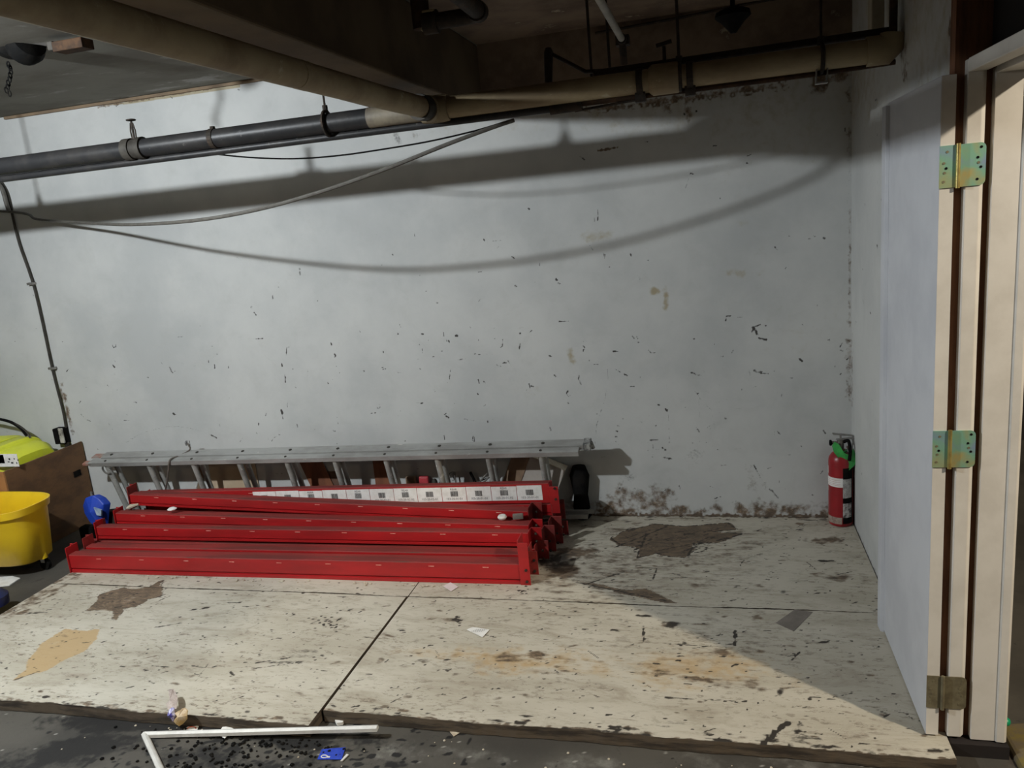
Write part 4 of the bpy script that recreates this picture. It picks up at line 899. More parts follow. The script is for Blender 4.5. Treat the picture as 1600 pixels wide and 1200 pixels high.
# ------------------------------------------------------------------ boards and boxes leaning on the wall behind the ladder
def lean_board(label, name, cat, x0, x1, ztop, ybot, ytop, th, mat, shear=0.0):
    a = Vector((x0, ybot, P + .002)); b_ = Vector((x1, ybot, P + .002)); c = Vector((x1 + shear, ytop, ztop)); d = Vector((x0 + shear, ytop, ztop))
    n_ = (b_ - a).cross(d - a).normalized() * -th
    mb = MB(); mb.add([a, b_, c, d, a + n_*-1, b_ + n_*-1, c + n_*-1, d + n_*-1] if n_.y < 0 else [a, b_, c, d, a + n_, b_ + n_, c + n_, d + n_], [(0,1,2,3),(7,6,5,4),(0,4,5,1),(1,5,6,2),(2,6,7,3),(3,7,4,0)])
    o = mb.build(name, mat, bev=.002); tag(o, label, cat); return o
def wx(px, y): return at(px, 745, 1, y).x
lean_board('pale cardboard panel leaning on the wall behind the left half of the ladder', 'cardboard_panel', 'panel', wx(315, -.02)+.06, wx(396, -.02)+.02, .40, -.012, -.009, .005, CARD)
lean_board('reddish brown board leaning askew behind the ladder', 'leaning_board', 'board', wx(482, -.05)+.05, wx(512, -.05)+.08, .44, -.022, -.018, .006, WOOD_RD, shear=-.13)
lean_board('dark brown board behind the skewed reddish one', 'leaning_board', 'board', wx(498, -.02)+.02, wx(531, -.02)-.0, .34, -.012, -.010, .005, worn('dark brown board', (0.11, 0.06, 0.04), (0.07, 0.04, 0.025), 6, 0.7))
lean_board('upright reddish brown board behind the middle of the ladder', 'leaning_board', 'board', wx(582, -.04), wx(606, -.04), .50, -.014, -.011, .008, WOOD_RD)
lean_board('thin grey brown strip leaning slanted behind the left rungs of the ladder', 'leaning_strip', 'strip', wx(292, -.03), wx(298, -.03)+.01, .38, -.012, -.009, .006, CARD_DK, shear=.09)
# small tilted carton at the right
p = at(838, 745, 1, -.10)
t = thing('carton', 'tilted small cardboard carton with pale flaps under the right end of the ladder', 'box', (p.x, -.11, P))
M_ = Matrix.Translation(Vector((p.x - .03, -.056, P + .225))) @ Matrix.Rotation(.42, 4, 'Y') 
MB().box((-.17, -.034, -.15), (.15, .04, .16), M_).build('box', worn('grey cardboard', (0.40, 0.36, 0.32), (0.33, 0.30, 0.27), 6, 0.85), t, bev=.003)
MB().box((-.172, -.038, -.15), (-.07, -.0342, .16), M_).build('side_flap', CARD_DK, t)
MB().box((-.05, -.04, .161), (.15, .04, .166), M_).build('top_flap', PAPER_DK, t)
# black bag
p = at(893, 775, 1, -.16)
mb = MB(); mb.lathe([(.06, 0), (.08, .02), (.085, .15), (.08, .27), (.065, .325), (.03, .33)], (0, 0, 0), 14)
mb.v = [Vector((v.x*(.62 + .12*math.sin(v.z*30)), v.y*.45 + .006*math.sin(v.z*22), v.z)) + Vector((p.x + .035, -.05, P)) for v in mb.v]
o = mb.build('black_bag', BLACK, smooth=True); tag(o, 'upright black bag in the shadow at the right end of the ladder', 'bag')
# folded wire stand
t = thing('wire_stand', 'folded silver wire stand behind the ladder left of the carton', 'stand', (wx(757, -.1), -.1, P))
mb = MB(); a_ = at(738, 765, 1, -.055); b_ = at(768, 733, 1, -.05); c_ = at(775, 741, 1, -.05)
d0 = Vector((a_.x - .1, -.022, P + .006))
MB().tube([d0, a_, b_], .006, 8).build('leg', STEEL, t, smooth=True); MB().tube([d0 + Vector((.025, 0, 0)), a_ + Vector((.02, 0, -.005)), b_ + Vector((.02, 0, -.01))], .006, 8).build('leg', STEEL, t, smooth=True)
MB().tube([b_, c_, at(770, 765, 1, -.05), Vector((c_.x - .03, -.022, P + .006))], .006, 8).build('leg', STEEL, t, smooth=True)
MB().tube([at(748, 752, 1, -.055), at(768, 745, 1, -.05)], .004, 6).build('brace', BLACK, t)
p = at(741, 750, 1, -.04); o = MB().tube([p + Vector((-.02, 0, .05)), p, Vector((p.x + .03, -.022, P + .002))], .009, 8).build('black_stick', BLACK); tag(o, 'short black stick leaning beside the silver wire stand', 'stick')
pts = [at(x, y, 1, -.03) for x, y in [(704,747),(702,741),(707,737),(711,738),(711,745)]] ; 
o = MB().tube(smooth_path(pts + [(pts[-1].x + .01, -.03, P + .004)], 4), .005, 6).build('bent_rod', STEEL, smooth=True); tag(o, 'thin bent rod with a crook at its top, by the wall behind the ladder', 'rod')
# red and brown odds and ends
p = at(658, 756, 1, -.08); mb = MB(); mb.box((-.03, -.014, 0), (.035, .014, .262), Matrix.Translation(Vector((p.x, -.03, P)))); o = mb.build('red_box', worn('red pink card', (0.45, 0.04, 0.05), (0.3, 0.03, 0.04), 10, 0.6), bev=.01); tag(o, 'small red carton behind the ladder, just above the labelled beam', 'box')
p = at(638, 752, 1, -.08); mb = MB(); mb.box((-.035, -.014, 0), (.03, .014, .262), Matrix.Translation(Vector((p.x, -.03, P)))); o = mb.build('brown_box', CARD_DK, bev=.006); tag(o, 'small brown carton left of the red one behind the ladder', 'box')
p = at(676, 752, 1, -.08); mb = MB(); mb.lathe([(.02, 0), (.022, .20), (.018, .235), (.01, .25)], (p.x, -.05, P), 12); o = mb.build('dark_bottle', GREY_FIT, smooth=True); tag(o, 'small dark bottle right of the red carton behind the ladder', 'bottle')
# grey block at the far right on the floor
p = at(905, 800, 2, .08); o = MB().box((p.x - .09, p.y - .02, P + .001), (p.x + .03, p.y + .05, .085)).build('wood_offcut', TAPE, bev=.004); tag(o, 'flat grey offcut on the floor right of the labelled beam', 'offcut')
p = at(175, 797, 2, .10); mb = MB(); mb.box((-.05, -.03, 0), (.07, .04, .20), Matrix.Translation(Vector((-4.53, -.33, 0))) @ Matrix.Rotation(.3, 4, 'Z')); o = mb.build('stone_block', IRON, bev=.02); tag(o, 'dark lump standing between the blue bag and the ladder foot', 'scrap')

# ------------------------------------------------------------------ brown crate with the lime container
CXR, CYF, CZT = -4.95, -.64, .575
t = thing('wooden_crate', 'open brown hardboard crate against the wall at the left edge', 'crate', (-5.4, -.35, 0))
MB().box((CXR - .012, CYF, 0), (CXR, -.012, CZT)).build('side_board', BROWNBOARD, t, bev=.002)
MB().box((-6.05, CYF - .012, 0), (CXR, CYF, CZT)).build('front_board', ORANGEBOARD, t, bev=.002)
MB().box((-6.05, CYF, 0), (-6.038, -.012, CZT)).build('side_board', BROWNBOARD, t, bev=.002)
MB().box((-6.038, -.024, 0), (CXR - .012, -.012, CZT - .08)).build('back_board', BROWNBOARD, t)
MB().box((-6.038, CYF, .0), (CXR - .012, -.024, .012)).build('bottom_board', BROWNBOARD, t)
mb = MB(); mb.box((CXR - .001, -.14, CZT - .22), (CXR + .004, -.08, CZT - .18)); mb.build('dark_patch', BLACK, t)
def rounded(cx, cy, a, b_, e, n_=40, ang=0.0):
    out = []
    for k in range(n_):
        th = 2*math.pi*k/n_; c, s = math.cos(th), math.sin(th)
        x = a*math.copysign(abs(c)**e, c); y = b_*math.copysign(abs(s)**e, s)
        out.append((cx + x*math.cos(ang) - y*math.sin(ang), cy + x*math.sin(ang) + y*math.cos(ang)))
    return out
def loft(rings):
    mb = MB(); n_ = len(rings[0]); vs = [Vector(p) for r in rings for p in r]
    fs = [(i*n_ + k, i*n_ + (k+1) % n_, (i+1)*n_ + (k+1) % n_, (i+1)*n_ + k) for i in range(len(rings)-1) for k in range(n_)]
    fs += [tuple(range(n_ - 1, -1, -1)), tuple((len(rings)-1)*n_ + k for k in range(n_))]
    return mb.add(vs, fs)
# container lies on its side: rounded section in y-z, long axis x
t = thing('lime_container', 'lime yellow plastic container lying on its side in the brown crate', 'container', (-5.5, -.3, .3))
zc, yc = .42, -.30
def sec(x, a, b_, dz=0): return [(x, y, z + dz) for y, z in rounded(yc, zc, a, b_, .55, 36)]
loft([sec(-6.02, .20, .20), sec(-5.98, .245, .245), sec(-5.34, .25, .262), sec(-5.31, .245, .25)]).build('body', LIME, t, smooth=True)
loft([sec(-5.315, .235, .235), sec(-5.28, .235, .235)]).build('neck_groove', LIME_DK, t, smooth=True)
loft([sec(-5.29, .24, .245), sec(-5.28, .245, .252), sec(-5.21, .245, .248), sec(-5.20, .235, .235)]).build('rim', LIME, t, smooth=True)
loft([sec(-5.205, .23, .225), sec(-5.13, .225, .215), sec(-5.08, .19, .17)]).build('spout_end', LIME, t, smooth=True)
Mi2 = None
pA = at(2, 716, 1, -.56); 
mb = MB(); yy = -.557
def lq(x0, y0, x1, y1, mi, mbx): 
    a = at(x0, y0, 1, yy); b_ = at(x1, y1, 1, yy); mbx.box((a.x, yy, b_.z), (b_.x, yy + .004, a.z), mi=mi)
lb = MB(); lq(-12, 710, 30, 729, 0, lb); lb = lb.build('warning_label', PAPER, t)
pr = MB(); lq(-10, 711, 8, 724, 0, pr); pr.build('label_picture', worn('slate print', (0.12, 0.13, 0.17), (0.3, 0.3, 0.33), 20, 0.6), lb)
pr = MB()
for v_ in lb.data.vertices: pass
for (x, y, w_, h_) in [(13,716,3,3),(17,722,4,2.5),(21,716,2,2),(12,721,3,1.5),(25,722,2,3),(27,718,2,2)]:
    a = at(x, y, 1, yy - .001); b_ = at(x + w_, y + h_, 1, yy - .001); pr.box((a.x, yy - .0012, b_.z), (b_.x, yy, a.z))
pr.build('print', INK, lb)
# black hoses
for k, off in enumerate((0, 1)):
    pts = [at(x, y + off*2, 1, -.18) for x, y in [(-25,650),(0,655),(18,660),(33,670),(42,681)]] if k == 0 else [at(x + 8, y, 1, -.18) for x, y in [(-25,650),(0,657),(18,663),(32,673),(39,684)]]
    o = MB().tube(smooth_path(pts, 4), .010 if k == 0 else .006, 8).build('hose', BLACK if k == 0 else GREY_FIT, smooth=True); tag(o, 'thick black hose curving over the lime container' if k == 0 else 'thinner grey hose beside the black one over the lime container', 'hose')

# ------------------------------------------------------------------ yellow mop bucket
t = thing('mop_bucket', 'yellow plastic mop bucket on castors in front of the brown crate', 'bucket', (-4.85, -.82, 0))
ang = .0
lv = [(.085, .300, .125, -4.93, -.81), (.10, .315, .140, -4.925, -.81), (.30, .335, .165, -4.90, -.84), (.41, .345, .182, -4.885, -.862)]
def ov(z, a, b_, cx, cy, e=.62): return [(x, y, z) for x, y in rounded(cx, cy, a, b_, e, 48, ang)]
outer = [ov(z, a, b_, cx, cy) for z, a, b_, cx, cy in lv]
rim = [ov(.412, .355, .195, -4.883, -.862), ov(.455, .362, .200, -4.88, -.863), ov(.455, .349, .187, -4.88, -.863)]
inner = [ov(z, a - .012, b_ - .012, cx, cy) for z, a, b_, cx, cy in lv[::-1]]
loft(outer + rim + inner).build('bucket_body', YELLOW, t, smooth=True)
mb = MB(); mb.tube([(-4.64, -.80, .085), (-4.635, -.80, .2), (-4.62, -.81, .28)], [.034, .030, .01], 12); mb.build('castor_socket', YELLOW, t, smooth=True)
for k, (x, y) in enumerate([(-4.645, -.78), (-4.80, -.66), (-5.12, -.72), (-5.12, -.90)]):
    cst = MB(); cst.box((x - .014, y - .018, .05), (x + .014, y - .014, .09)); cst.box((x - .014, y + .014, .05), (x + .014, y + .018, .09)); cst.box((x - .02, y - .02, .085), (x + .02, y + .02, .10))
    c = cst.build('castor', STEEL, t)
    mb = MB(); mb.tube([(x, y - .011, .034), (x, y + .011, .034)], .032, 16); mb.build('wheel', BLACK, c, smooth=True)

# ------------------------------------------------------------------ blue bag
A_ = lambda px, py, y: at(px, py, 1, y)
t = thing('blue_bag', 'crumpled blue bag with a pale label slumped against the crate corner', 'bag', (-4.72, -.34, 0))
fr = [A_(133,778,-.42), A_(144,774,-.42), A_(154,779,-.42), A_(162,788,-.42), A_(160,800,-.43), A_(158,826,-.44), A_(152,826,-.44), A_(140,816,-.44), A_(132,803,-.43), A_(129,790,-.42)]
bk = [v + Vector((.012, .05, -.01)) for v in fr]
mb = MB(); n_ = len(fr); cf = sum(fr, Vector())/n_ + Vector((0, -.03, 0))
mb.add(fr + bk + [cf], [(i, (i+1) % n_, n_ + (i+1) % n_, n_ + i) for i in range(n_)] + [(i, (i+1) % n_, 2*n_) for i in range(n_)] + [tuple(range(2*n_ - 1, n_ - 1, -1))])
mb.build('bag_body', BLUE, t, bev=.006)
mb = MB(); l0 = [A_(146,793,-.455), A_(158,797,-.452), A_(158,806,-.455), A_(151,805,-.462)]; mb.add(l0 + [v + Vector((0, .01, 0)) for v in l0], [(0,1,2,3),(7,6,5,4),(0,4,5,1),(1,5,6,2),(2,6,7,3),(3,7,4,0)]); mb.build('pale_label', worn('faded label', (0.3, 0.36, 0.42), (0.16, 0.24, 0.4), 14, 0.6), t)
mb = MB(); mb.box((-4.72, -.43, 0.0), (-4.62, -.36, .12)); mb.build('bag_base', BLACK, t, bev=.02)
mb = MB(); mb.tube([A_(143,775,-.40), A_(142,769,-.38), A_(146,771,-.36)], .006, 6); mb.build('strap_end', STEEL, t)

# ------------------------------------------------------------------ paper and dark item at the left edge
shard('paper_sheet', 'white folded paper on the concrete at the left edge of the picture', 'paper', [Fl(-40,905), Fl(20,902), Fl(32,905), Fl(15,916), Fl(-40,922)], .002, .006, PAPER)
p = Fl(-8, 948, P)
mb = MB(); mb.lathe([(.04, 0), (.07, .01), (.075, .06), (.05, .09), (.02, .1)], (p[0], p[1], P), 16); o = mb.build('dark_blue_bundle', BLUE_DK, smooth=True); tag(o, 'dark blue bundle at the left edge of the picture beside the plywood', 'bundle')

# ------------------------------------------------------------------ litter on the plywood and on the concrete
shard('paper_scrap', 'small printed white paper slip lying on the front right plywood sheet', 'paper', [G(729,985), G(739,981), G(765,985), G(754,997)], P + .0035, .001, PAPER)
mb = MB()
c0 = Vector((*G(741,984), 0)); ex = (Vector((*G(765,985), 0)) - c0); ey = (Vector((*G(731,988), 0)) - c0)
for k in range(4):
    for j in range(6):
        a = c0 + ex*(.18 + .12*j) + ey*(.1 + .25*k); b2 = a + ex*.08
        mb.add([(a.x, a.y, P + .0052), (b2.x, b2.y, P + .0052), (b2.x, b2.y - .0022, P + .0052), (a.x, a.y - .0022, P + .0052)], [(0, 1, 2, 3)])
o = mb.build('slip_print', INK); o.parent = bpy.data.objects['paper_scrap']
shard('paper_scrap', 'pale diamond-shaped paper scrap at the foot of the front red beam', 'paper', [G(692,917), G(704,911), G(716,918), G(705,925)], P + .0035, .001, worn('pinkish paper', (0.62, 0.55, 0.55), (0.55, 0.48, 0.48), 20, 0.8))
shard('paper_scrap', 'triangular cream scrap sticking out under the front edge of the right plywood', 'paper', [Fl(700,1141), Fl(725,1142), Fl(709,1152)], .003, .001, PAPER_DK)
o1 = shard('paper_scrap', 'small white and red printed card on the black dirt behind the white trim', 'paper', [Fl(287,1141), Fl(293,1137), Fl(311,1135), Fl(308,1143)], .003, .001, PAPER)
mb = MB(); c0 = Fl(300, 1139.5); mb.tube([(c0[0] + .018*math.cos(a), c0[1] + .009*math.sin(a), .0045) for a in [i*math.pi/6 for i in range(8)]], .002, 4); o = mb.build('card_print', INK_R); o.parent = o1
shard('paper_scrap', 'crumpled white paper lying partly under the white trim', 'paper', [Fl(338,1148), Fl(345,1143), Fl(352,1136), Fl(368,1142), Fl(358,1150), Fl(352,1158)], .004, .002, PAPER, curl=.01)
shard('paper_scrap', 'tiny white torn scrap at the left foot of the plywood edge', 'paper', [Fl(221,1122), Fl(226,1116), Fl(229,1122), Fl(224,1124)], .003, .004, PAPER)
shard('paper_scrap', 'white crumpled scrap in the notch between the two front plywood sheets', 'paper', [Fl(524,1130), Fl(531,1127), Fl(539,1128), Fl(536,1134), Fl(527,1135)], .003, .012, PAPER)
shard('tape_strip', 'grey strip of tape stuck on the plywood in front of the door', 'tape', [G(1212,974), G(1242,953), G(1270,957), G(1240,987)], P + .0018, .0008, TAPE)
b1 = shard('blue_card', 'glossy blue card with a small white mark on the concrete at the bottom', 'card', [Fl(496,1188), Fl(503,1172), Fl(540,1169), Fl(534,1188)], .003, .001, worn('glossy blue card', (0.012, 0.035, 0.34), (0.02, 0.06, 0.45), 12, 0.25, bmp=0))
c0 = Fl(507, 1183.5); mb = MB(); mb.tube([(c0[0] + .012*math.cos(a), c0[1] + .007*math.sin(a), .0045) for a in [i*math.pi/6 for i in range(13)]], .002, 4)
mb.box((c0[0] + .010, c0[1] - .004, .004), (c0[0] + .022, c0[1] + .003, .0048)); o = mb.build('card_mark', PAPER); o.parent = b1
shard('plastic_sliver', 'thin clear plastic sliver beside the blue card', 'scrap', [Fl(532,1191), Fl(535,1191), Fl(545,1181), Fl(542,1180)], .003, .003, TRIMW)
# white L-shaped trim strip
t = thing('vinyl_trim', 'bent length of white vinyl trim lying on the dirty concrete', 'trim strip', (*Fl(225,1148), 0))
A1, B1, C1 = Vector((*Fl(226,1147,.012), .013)), Vector((*Fl(590,1137,.045), .046)), Vector((*Fl(262,1225,.012), .013))
def strip(a, b_, w=.012, h=.010):
    d = (b_ - a).normalized(); n_ = Vector((-d.y, d.x, 0)); mb = MB()
    pr = [(-w, -h), (w, -h), (w, -h*.2), (w*.5, h*.7), (-w*.2, h), (-w, h*.4)]
    vs = [a + n_*p + Vector((0, 0, q_)) for p, q_ in pr] + [b_ + n_*p + Vector((0, 0, q_)) for p, q_ in pr]
    k = len(pr); return mb.add(vs, [(i, (i+1) % k, k + (i+1) % k, k + i) for i in range(k)] + [tuple(range(k-1, -1, -1)), tuple(range(k, 2*k))])
strip(A1, B1).build('long_arm', TRIMW, t, smooth=True); strip(A1, C1).build('short_arm', TRIMW, t, smooth=True)
# wrapper
p = Vector((*Fl(272,1118), 0))
t = thing('candy_wrapper', 'crumpled clear wrapper with blue and tan print at the plywood edge', 'wrapper', p)
def crumple(cs, mat, name, seed, amp=.012):
    rr = random.Random(seed); mb = MB(); pts = [Vector(c) for c in cs]; n_ = len(pts)
    c = sum(pts, Vector())/n_ + Vector((0, -.012, .006)); mids = [(pts[i] + pts[(i+1) % n_])/2 + Vector((rr.uniform(-amp, amp)*.5, rr.uniform(-amp, amp), rr.uniform(-amp, amp)*.3)) for i in range(n_)]
    vs = []
    for i in range(n_): vs += [pts[i], mids[i]]
    k = len(vs); bk = [v + Vector((0, .004, .0)) for v in vs]
    mb.add(vs + [c] + bk, [(i, (i+1) % k, k) for i in range(k)] + [(i, k+1+i, k+1+(i+1) % k, (i+1) % k) for i in range(k)] + [tuple(range(2*k, k, -1))])
    return mb.build(name, mat, t)
yw = -2.055
crumple([at(264,1109,1,yw), at(272,1108,1,yw), at(274,1118,1,yw-.005), at(270,1128,1,yw-.01), at(262,1121,1,yw)], worn('blue print', (0.05, 0.04, 0.30), (0.5, 0.48, 0.6), 60, 0.4), 'blue_part', 1)
crumple([at(272,1114,1,yw), at(283,1108,1,yw), at(293,1111,1,yw), at(292,1124,1,yw-.01), at(280,1135,1,yw-.015), at(271,1127,1,yw-.01)], worn('tan print', (0.36, 0.23, 0.08), (0.5, 0.4, 0.28), 30, 0.5), 'tan_part', 2)
crumple([at(259,1100,1,yw+.04), at(270,1094,1,yw+.05), at(268,1080,1,yw+.09), at(263,1078,1,yw+.10), at(273,1082,1,yw+.09), at(277,1096,1,yw+.05), at(275,1108,1,yw+.01), at(262,1108,1,yw+.01)], worn('clear crinkle', (0.45, 0.38, 0.34), (0.3, 0.24, 0.22), 40, 0.3), 'torn_end', 3)
# dirt
mb = MB()
for _ in range(230):
    if rng.random() < .6: x, y = rng.normal(330, 70), rng.uniform(1136, 1200)
    else: x, y = rng.normal(450, 60), rng.uniform(1140, 1185)
    c = Fl(x, y)
    if c[1] > -2.05: continue
    s = rng.uniform(.003, .009); mb.lathe([(s*.3, 0), (s, s*.2), (s*.8, s*.6), (s*.2, s*.8)], (c[0], c[1], .001), 5)
o = mb.build('black_dirt', BLACK); tag(o, 'black crumbs of dirt spread over the concrete in front of the plywood', 'debris', kind='stuff')
mb = MB()
for _ in range(75):
    x, y = (rng.normal(330, 50), rng.uniform(1130, 1146)) if rng.random() < .5 else (rng.uniform(0, 1400), rng.uniform(1100, 1215))
    c = Fl(x, y)
    if c[1] > -2.045 and c[0] < -2.2 or c[1] > -1.96: continue
    s = rng.uniform(.0018, .0055); mb.lathe([(s*.3, 0), (s, s*.2), (s*.7, s*.6), (s*.2, s*.7)], (c[0], c[1], .001), 5)
o = mb.build('white_crumbs', PAPER_DK); tag(o, 'white specks of plaster scattered over the concrete in front of the plywood', 'debris', kind='stuff')

# ------------------------------------------------------------------ fire extinguisher
ex, ey = -.066, -.085
t = thing('fire_extinguisher', 'red fire extinguisher with a green tag standing in the right corner', 'fire extinguisher', (ex, ey, P))
R_ = .061
MB().lathe([(.052, .0), (R_ - .003, .003), (R_, .012), (R_, .355), (.058, .375), (.045, .395), (.026, .408), (.020, .42)], (ex, ey, P), 36).build('cylinder', EXT_RED, t, smooth=True)
def patch(a0, a1, z0, z1, mat, name, par=t, r=R_ + .0012, k=14):
    mb = MB(); vs = []
    for i in range(k + 1):
        a = math.radians(a0 + (a1 - a0)*i/k)
        for z in (z0, z1): vs.append((ex + r*math.cos(a), ey + r*math.sin(a), P + z))
    mb.add(vs, [(2*i, 2*i+2, 2*i+3, 2*i+1) for i in range(k)]); return mb.build(name, mat, par, smooth=True)
# angles: camera is towards -y and -x ( ~ 262 deg )
patch(175, 272, .225, .275, PAPER, 'white_label'); 
patch(272, 330, .02, .33, BLACK, 'black_label', r=R_ + .001)
patch(272, 318, .165, .27, worn('grey print', (0.45, 0.44, 0.42), (0.25, 0.24, 0.23), 60, 0.6, bmp=0), 'instruction_print', r=R_ + .0016)
patch(272, 318, .055, .135, worn('mixed print', (0.5, 0.48, 0.46), (0.06, 0.05, 0.05), 50, 0.6, bmp=0), 'maintenance_print', r=R_ + .0016)
patch(182, 268, .018, .055, worn('dirty base label', (0.33, 0.27, 0.22), (0.22, 0.15, 0.12), 40, 0.7, bmp=0), 'base_label')
patch(178, 190, .29, .33, PAPER, 'small_label'); patch(178, 186, .19, .215, PAPER, 'small_label')
wl = [(190, .262), (190, .252), (190, .242), (190, .234)]
for a0, z in wl: patch(a0, 262, z, z + .0022, worn('pale red lines', (0.5, 0.3, 0.28), (0.4, 0.36, 0.34), 80, 0.7, bmp=0), 'printed_line', r=R_ + .0018)
# green tag hung over the shoulder
gp = [(x, y + 6) for x, y in [(1301,693),(1305,686),(1312,690),(1319,702),(1327,706),(1335,697),(1339,711),(1337,722),(1327,730),(1314,715),(1304,703)]]
gv = [at(x, y, 1, ey - .060) for x, y in gp]
gv = [v + Vector((0, .55*abs(v.x - ex - .005)**1.2 + .09*max(0, v.z - (P + .36)), 0)) for v in gv]
mb = MB(); n_ = len(gv); mb.add(gv + [v + Vector((0, .003, 0)) for v in gv], [tuple(range(n_)), tuple(range(2*n_ - 1, n_ - 1, -1))] + [(i, (i+1) % n_, n_ + (i+1) % n_, n_ + i) for i in range(n_)])
mb.build('green_tag', GREEN, t)
mb = MB(); mb.lathe([(.024, 0), (.034, .002), (.034, .008), (.024, .01)], (ex, ey, P + .405), 20); mb.build('tag_ring', GREEN, t, smooth=True)
mb = MB(); mb.tube([(ex, ey, P + .415), (ex, ey, P + .47)], .017, 14); mb.tube([(ex - .012, ey, P + .45), (ex - .045, ey - .005, P + .455)], .010, 10); v_ = mb.build('valve_head', worn('nickel', (0.22, 0.2, 0.17), (0.12, 0.11, 0.09), 20, 0.45, 0.5), t, smooth=True)
mb = MB(); mb.lathe([(.012, -.006), (.016, -.004), (.016, .004), (.012, .006)], (ex - .05, ey - .005, P + .455), 14, Matrix.Rotation(math.pi/2, 4, 'Y')); mb.build('pressure_gauge', BLACK, v_, smooth=True)
mb = MB(); mb.box((-.012, -.011, 0), (.085, .011, .006), Matrix.Translation(Vector((ex - .01, ey, P + .468))) @ Matrix.Rotation(-.1, 4, 'Y')); mb.build('carry_handle', STEEL, v_, bev=.002)
mb = MB(); mb.box((-.03, -.012, 0), (.07, .012, .006), Matrix.Translation(Vector((ex - .01, ey, P + .497))) @ Matrix.Rotation(.12, 4, 'Y')); mb.box((-.004, -.01, .47), (.004, .01, .5), Matrix.Translation(Vector((ex, ey, P)))); mb.build('squeeze_lever', STEEL, v_, bev=.002)
mb = MB(); mb.tube(smooth_path([(ex + .015, ey - .005, P + .46), (ex + .035, ey - .03, P + .47), (ex + .04, ey - .045, P + .42), (ex + .035, ey - .05, P + .37)], 5), .009, 10); mb.build('hose', BLACK, t, smooth=True)

# ------------------------------------------------------------------ door leaf laid back against the wall, frame and hinges
DX0, DX1, DY0, DY1, DZ0, DZ1 = -.068, -.030, -1.84, -1.17, .058, 2.095
def sbox(lo, hi): return MB().box(lo, hi)
door = thing('door_1', 'white door leaf folded back flat along the right wall', 'door', (DX1, DY0, DZ0)); door['kind'] = 'structure'
sbox((DX0, DY0 + .002, DZ0), (DX1, DY1, DZ1)).build('leaf', DOOR, door, bev=.002)
sbox((DX0 + .001, DY0, DZ0 + .001), (DX1 - .001, DY0 + .0021, DZ1 - .001)).build('leaf_edge', JAMB, door)
mb = MB(); mb.prism([(DX0 - .012, DY1 - .022), (DX0, DY1 - .028), (DX0, DY1 + .028), (DX0 - .014, DY1 + .028)], DZ0 - .01, DZ1 - .01, axis=2); mb.build('edge_strip', DOOR, door, bev=.001)
fr = thing('trim_3', 'cream painted door frame with rebated profile', 'door frame', (.10, -1.83, 0)); fr['kind'] = 'structure'
Y1 = -1.80
mb = MB(); mb.prism([(-.004, DY0), (.034, DY0), (.046, DY0 + .014), (.046, Y1), (-.004, Y1)], .055, 2.13, axis=2); mb.build('hinge_jamb', JAMB, fr, bev=.003)
mb = MB(); mb.prism([(.064, DY0 + .001), (.134, DY0 + .001), (.137, DY0 - .004), (.158, DY0 - .006), (.166, DY0), (.166, Y1), (.064, Y1)], .050, 2.10, axis=2); mb.build('outer_jamb', JAMB, fr, bev=.001)
mb = MB(); mb.box((.046, DY0 + .03, .05), (.064, Y1 + .01, 2.13)); mb.build('jamb_groove', DARKVOID, fr)
mb = MB(); mb.box((-.004, -3.55, 2.095), (.046, DY0, 2.132)); mb.box((.064, -3.55, 2.085), (.166, DY0, 2.13)); mb.build('head', JAMB, fr, bev=.003)
mb = MB(); mb.box((.046, -3.55, 2.115), (.064, DY0, 2.132)); mb.build('head_groove', DARKVOID, fr)
mb = MB(); mb.box((-.004, -3.55, .05), (.046, -3.52, 2.13)); mb.box((.064, -3.55, .05), (.166, -3.52, 2.13)); mb.build('near_jamb', JAMB, fr)
mb = MB(); mb.box((-.029, -1.812, .02), (.17, -1.762, WZ)); struct(mb.build('trim_4', BROWNWOOD))
mb = MB(); mb.box((.060, -3.55, 2.134), (.17, -1.813, WZ)); struct(mb.build('wall_transom', DARKVOID))
mb = MB(); mb.box((.0, -1.86, .0), (.17, -1.78, .045)); struct(mb.build('door_frame_shade_block', DARKVOID))  # dark block standing in for the shadow under the door frame
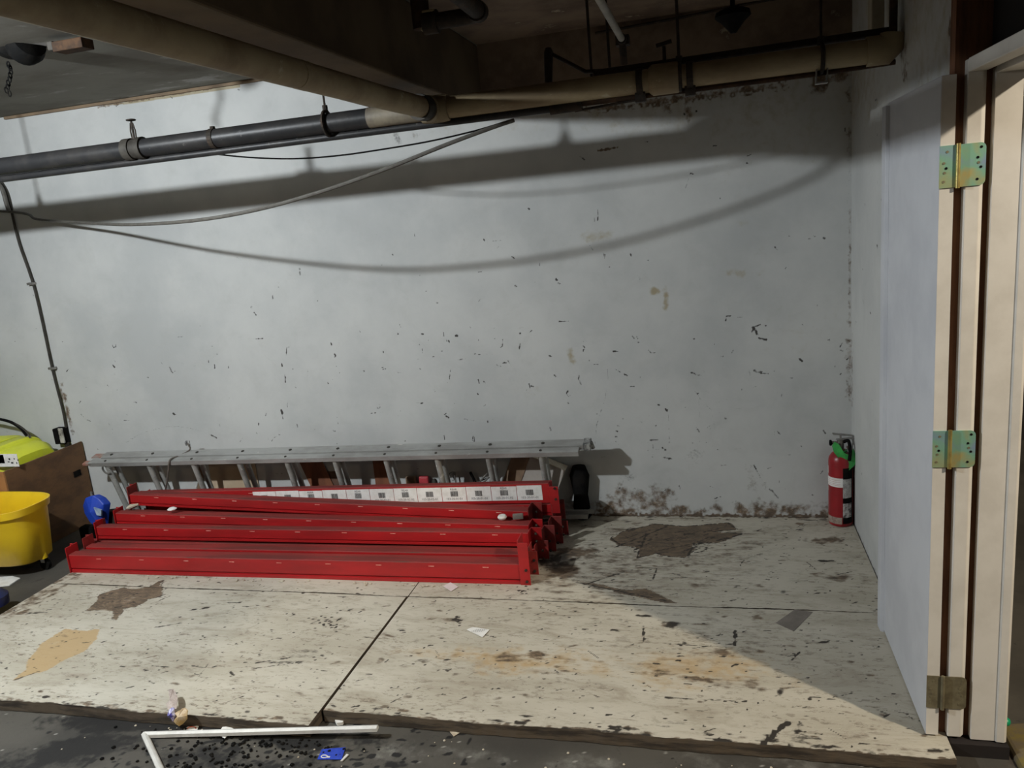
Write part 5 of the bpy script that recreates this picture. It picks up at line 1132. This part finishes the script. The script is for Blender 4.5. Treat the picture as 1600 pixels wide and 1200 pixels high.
def hinge(zc, mat, old=False):
    h = thing('door_hinge', {1: 'upper iridescent zinc hinge joining the folded door and its frame', 2: 'middle greenish zinc hinge joining the folded door and its frame', 3: 'lowest hinge of the door, dull brown'}[1 if zc > 1.5 else 2 if zc > .6 else 3], 'hinge', (0, DY0, zc), group='hinges of the folded back door')
    y0 = DY0 - .0035; hh = .057
    def leafplate(xa, xb, r_side):
        r = .014; pts = []
        def cor(cx, cz, a0):
            return [(cx + r*math.cos(math.radians(a0 + k*22.5)), cz + r*math.sin(math.radians(a0 + k*22.5))) for k in range(5)]
        if r_side > 0: prof = [(xa, zc - hh)] + cor(xb - r, zc - hh + r, 270) + cor(xb - r, zc + hh - r, 0) + [(xa, zc + hh)]
        else: prof = [(xb, zc + hh)] + cor(xa + r, zc + hh - r, 90) + cor(xa + r, zc - hh + r, 180) + [(xb, zc - hh)]
        if r_side < 0: prof = [(xb, zc + hh), (xa, zc + hh), (xa, zc - hh), (xb, zc - hh)]
        return MB().prism(prof, y0, DY0 - .0005, axis=1).build('hinge_plate', mat, h)
    A_ = leafplate(-.069, -.028, -1); B_ = leafplate(-.018, .046, 1)
    mb = MB(); mb.tube([(-.023, y0 - .003, zc - hh - .003), (-.023, y0 - .003, zc + hh + .003)], .0058, 12); k_ = mb.build('knuckle', ZINC_OLD if old else worn('brass pin', (0.45, 0.36, 0.12), (0.32, 0.24, 0.08), 30, 0.35, 0.6), h, smooth=True)
    for (x, z, s) in [(-.050, .040, 0), (-.058, .010, 0), (-.052, -.004, 1), (-.056, -.016, 0), (-.058, -.040, 0), (.034, .045, 1), (.026, .018, 1), (.028, .004, 0), (.034, -.008, 1), (.026, -.040, 1)]:
        sc = MB(); sc.tube([(x, y0 + .0004, zc + z), (x, y0 - .0011, zc + z)], .0036, 10)
        sc.build('screw', ZINC_OLD if (old or not s) else BLACK, h)
hinge(1.853, ZINC); hinge(1.034, ZINC); hinge(.217, ZINC_OLD, True)
# things in the dark passage
c = at(1570, 1141, 1, -1.74)
mb = MB(); mb.lathe([(.006, -.014), (.014, -.008), (.016, 0), (.014, .008), (.006, .014)], (c.x, -1.74, .055), 14); o = mb.build('green_cap', GREENCAP, smooth=True); tag(o, 'bright green plastic cap at the foot of the door frame', 'cap')
mb = MB(); mb.prism([(.18, 0), (.19, .02), (.26, .03), (.5, .03), (.7, .0)], -1.95, -1.70, axis=1); o = mb.build('sand_heap', SAND, smooth=False, bev=.01); tag(o, 'low heap of yellow brown dirt in the dark passage beyond the frame', 'dirt')
mb = MB(); mb.box((.22, -1.30, 0), (.25, -.7, 1.0), Matrix.Rotation(.03, 4, 'Y')); o = mb.build('leaning_board', worn('dark grey panel', (0.03, 0.03, 0.03), (0.05, 0.05, 0.045), 8, 0.7)); tag(o, 'dark panel leaning in the passage behind the door frame', 'panel')
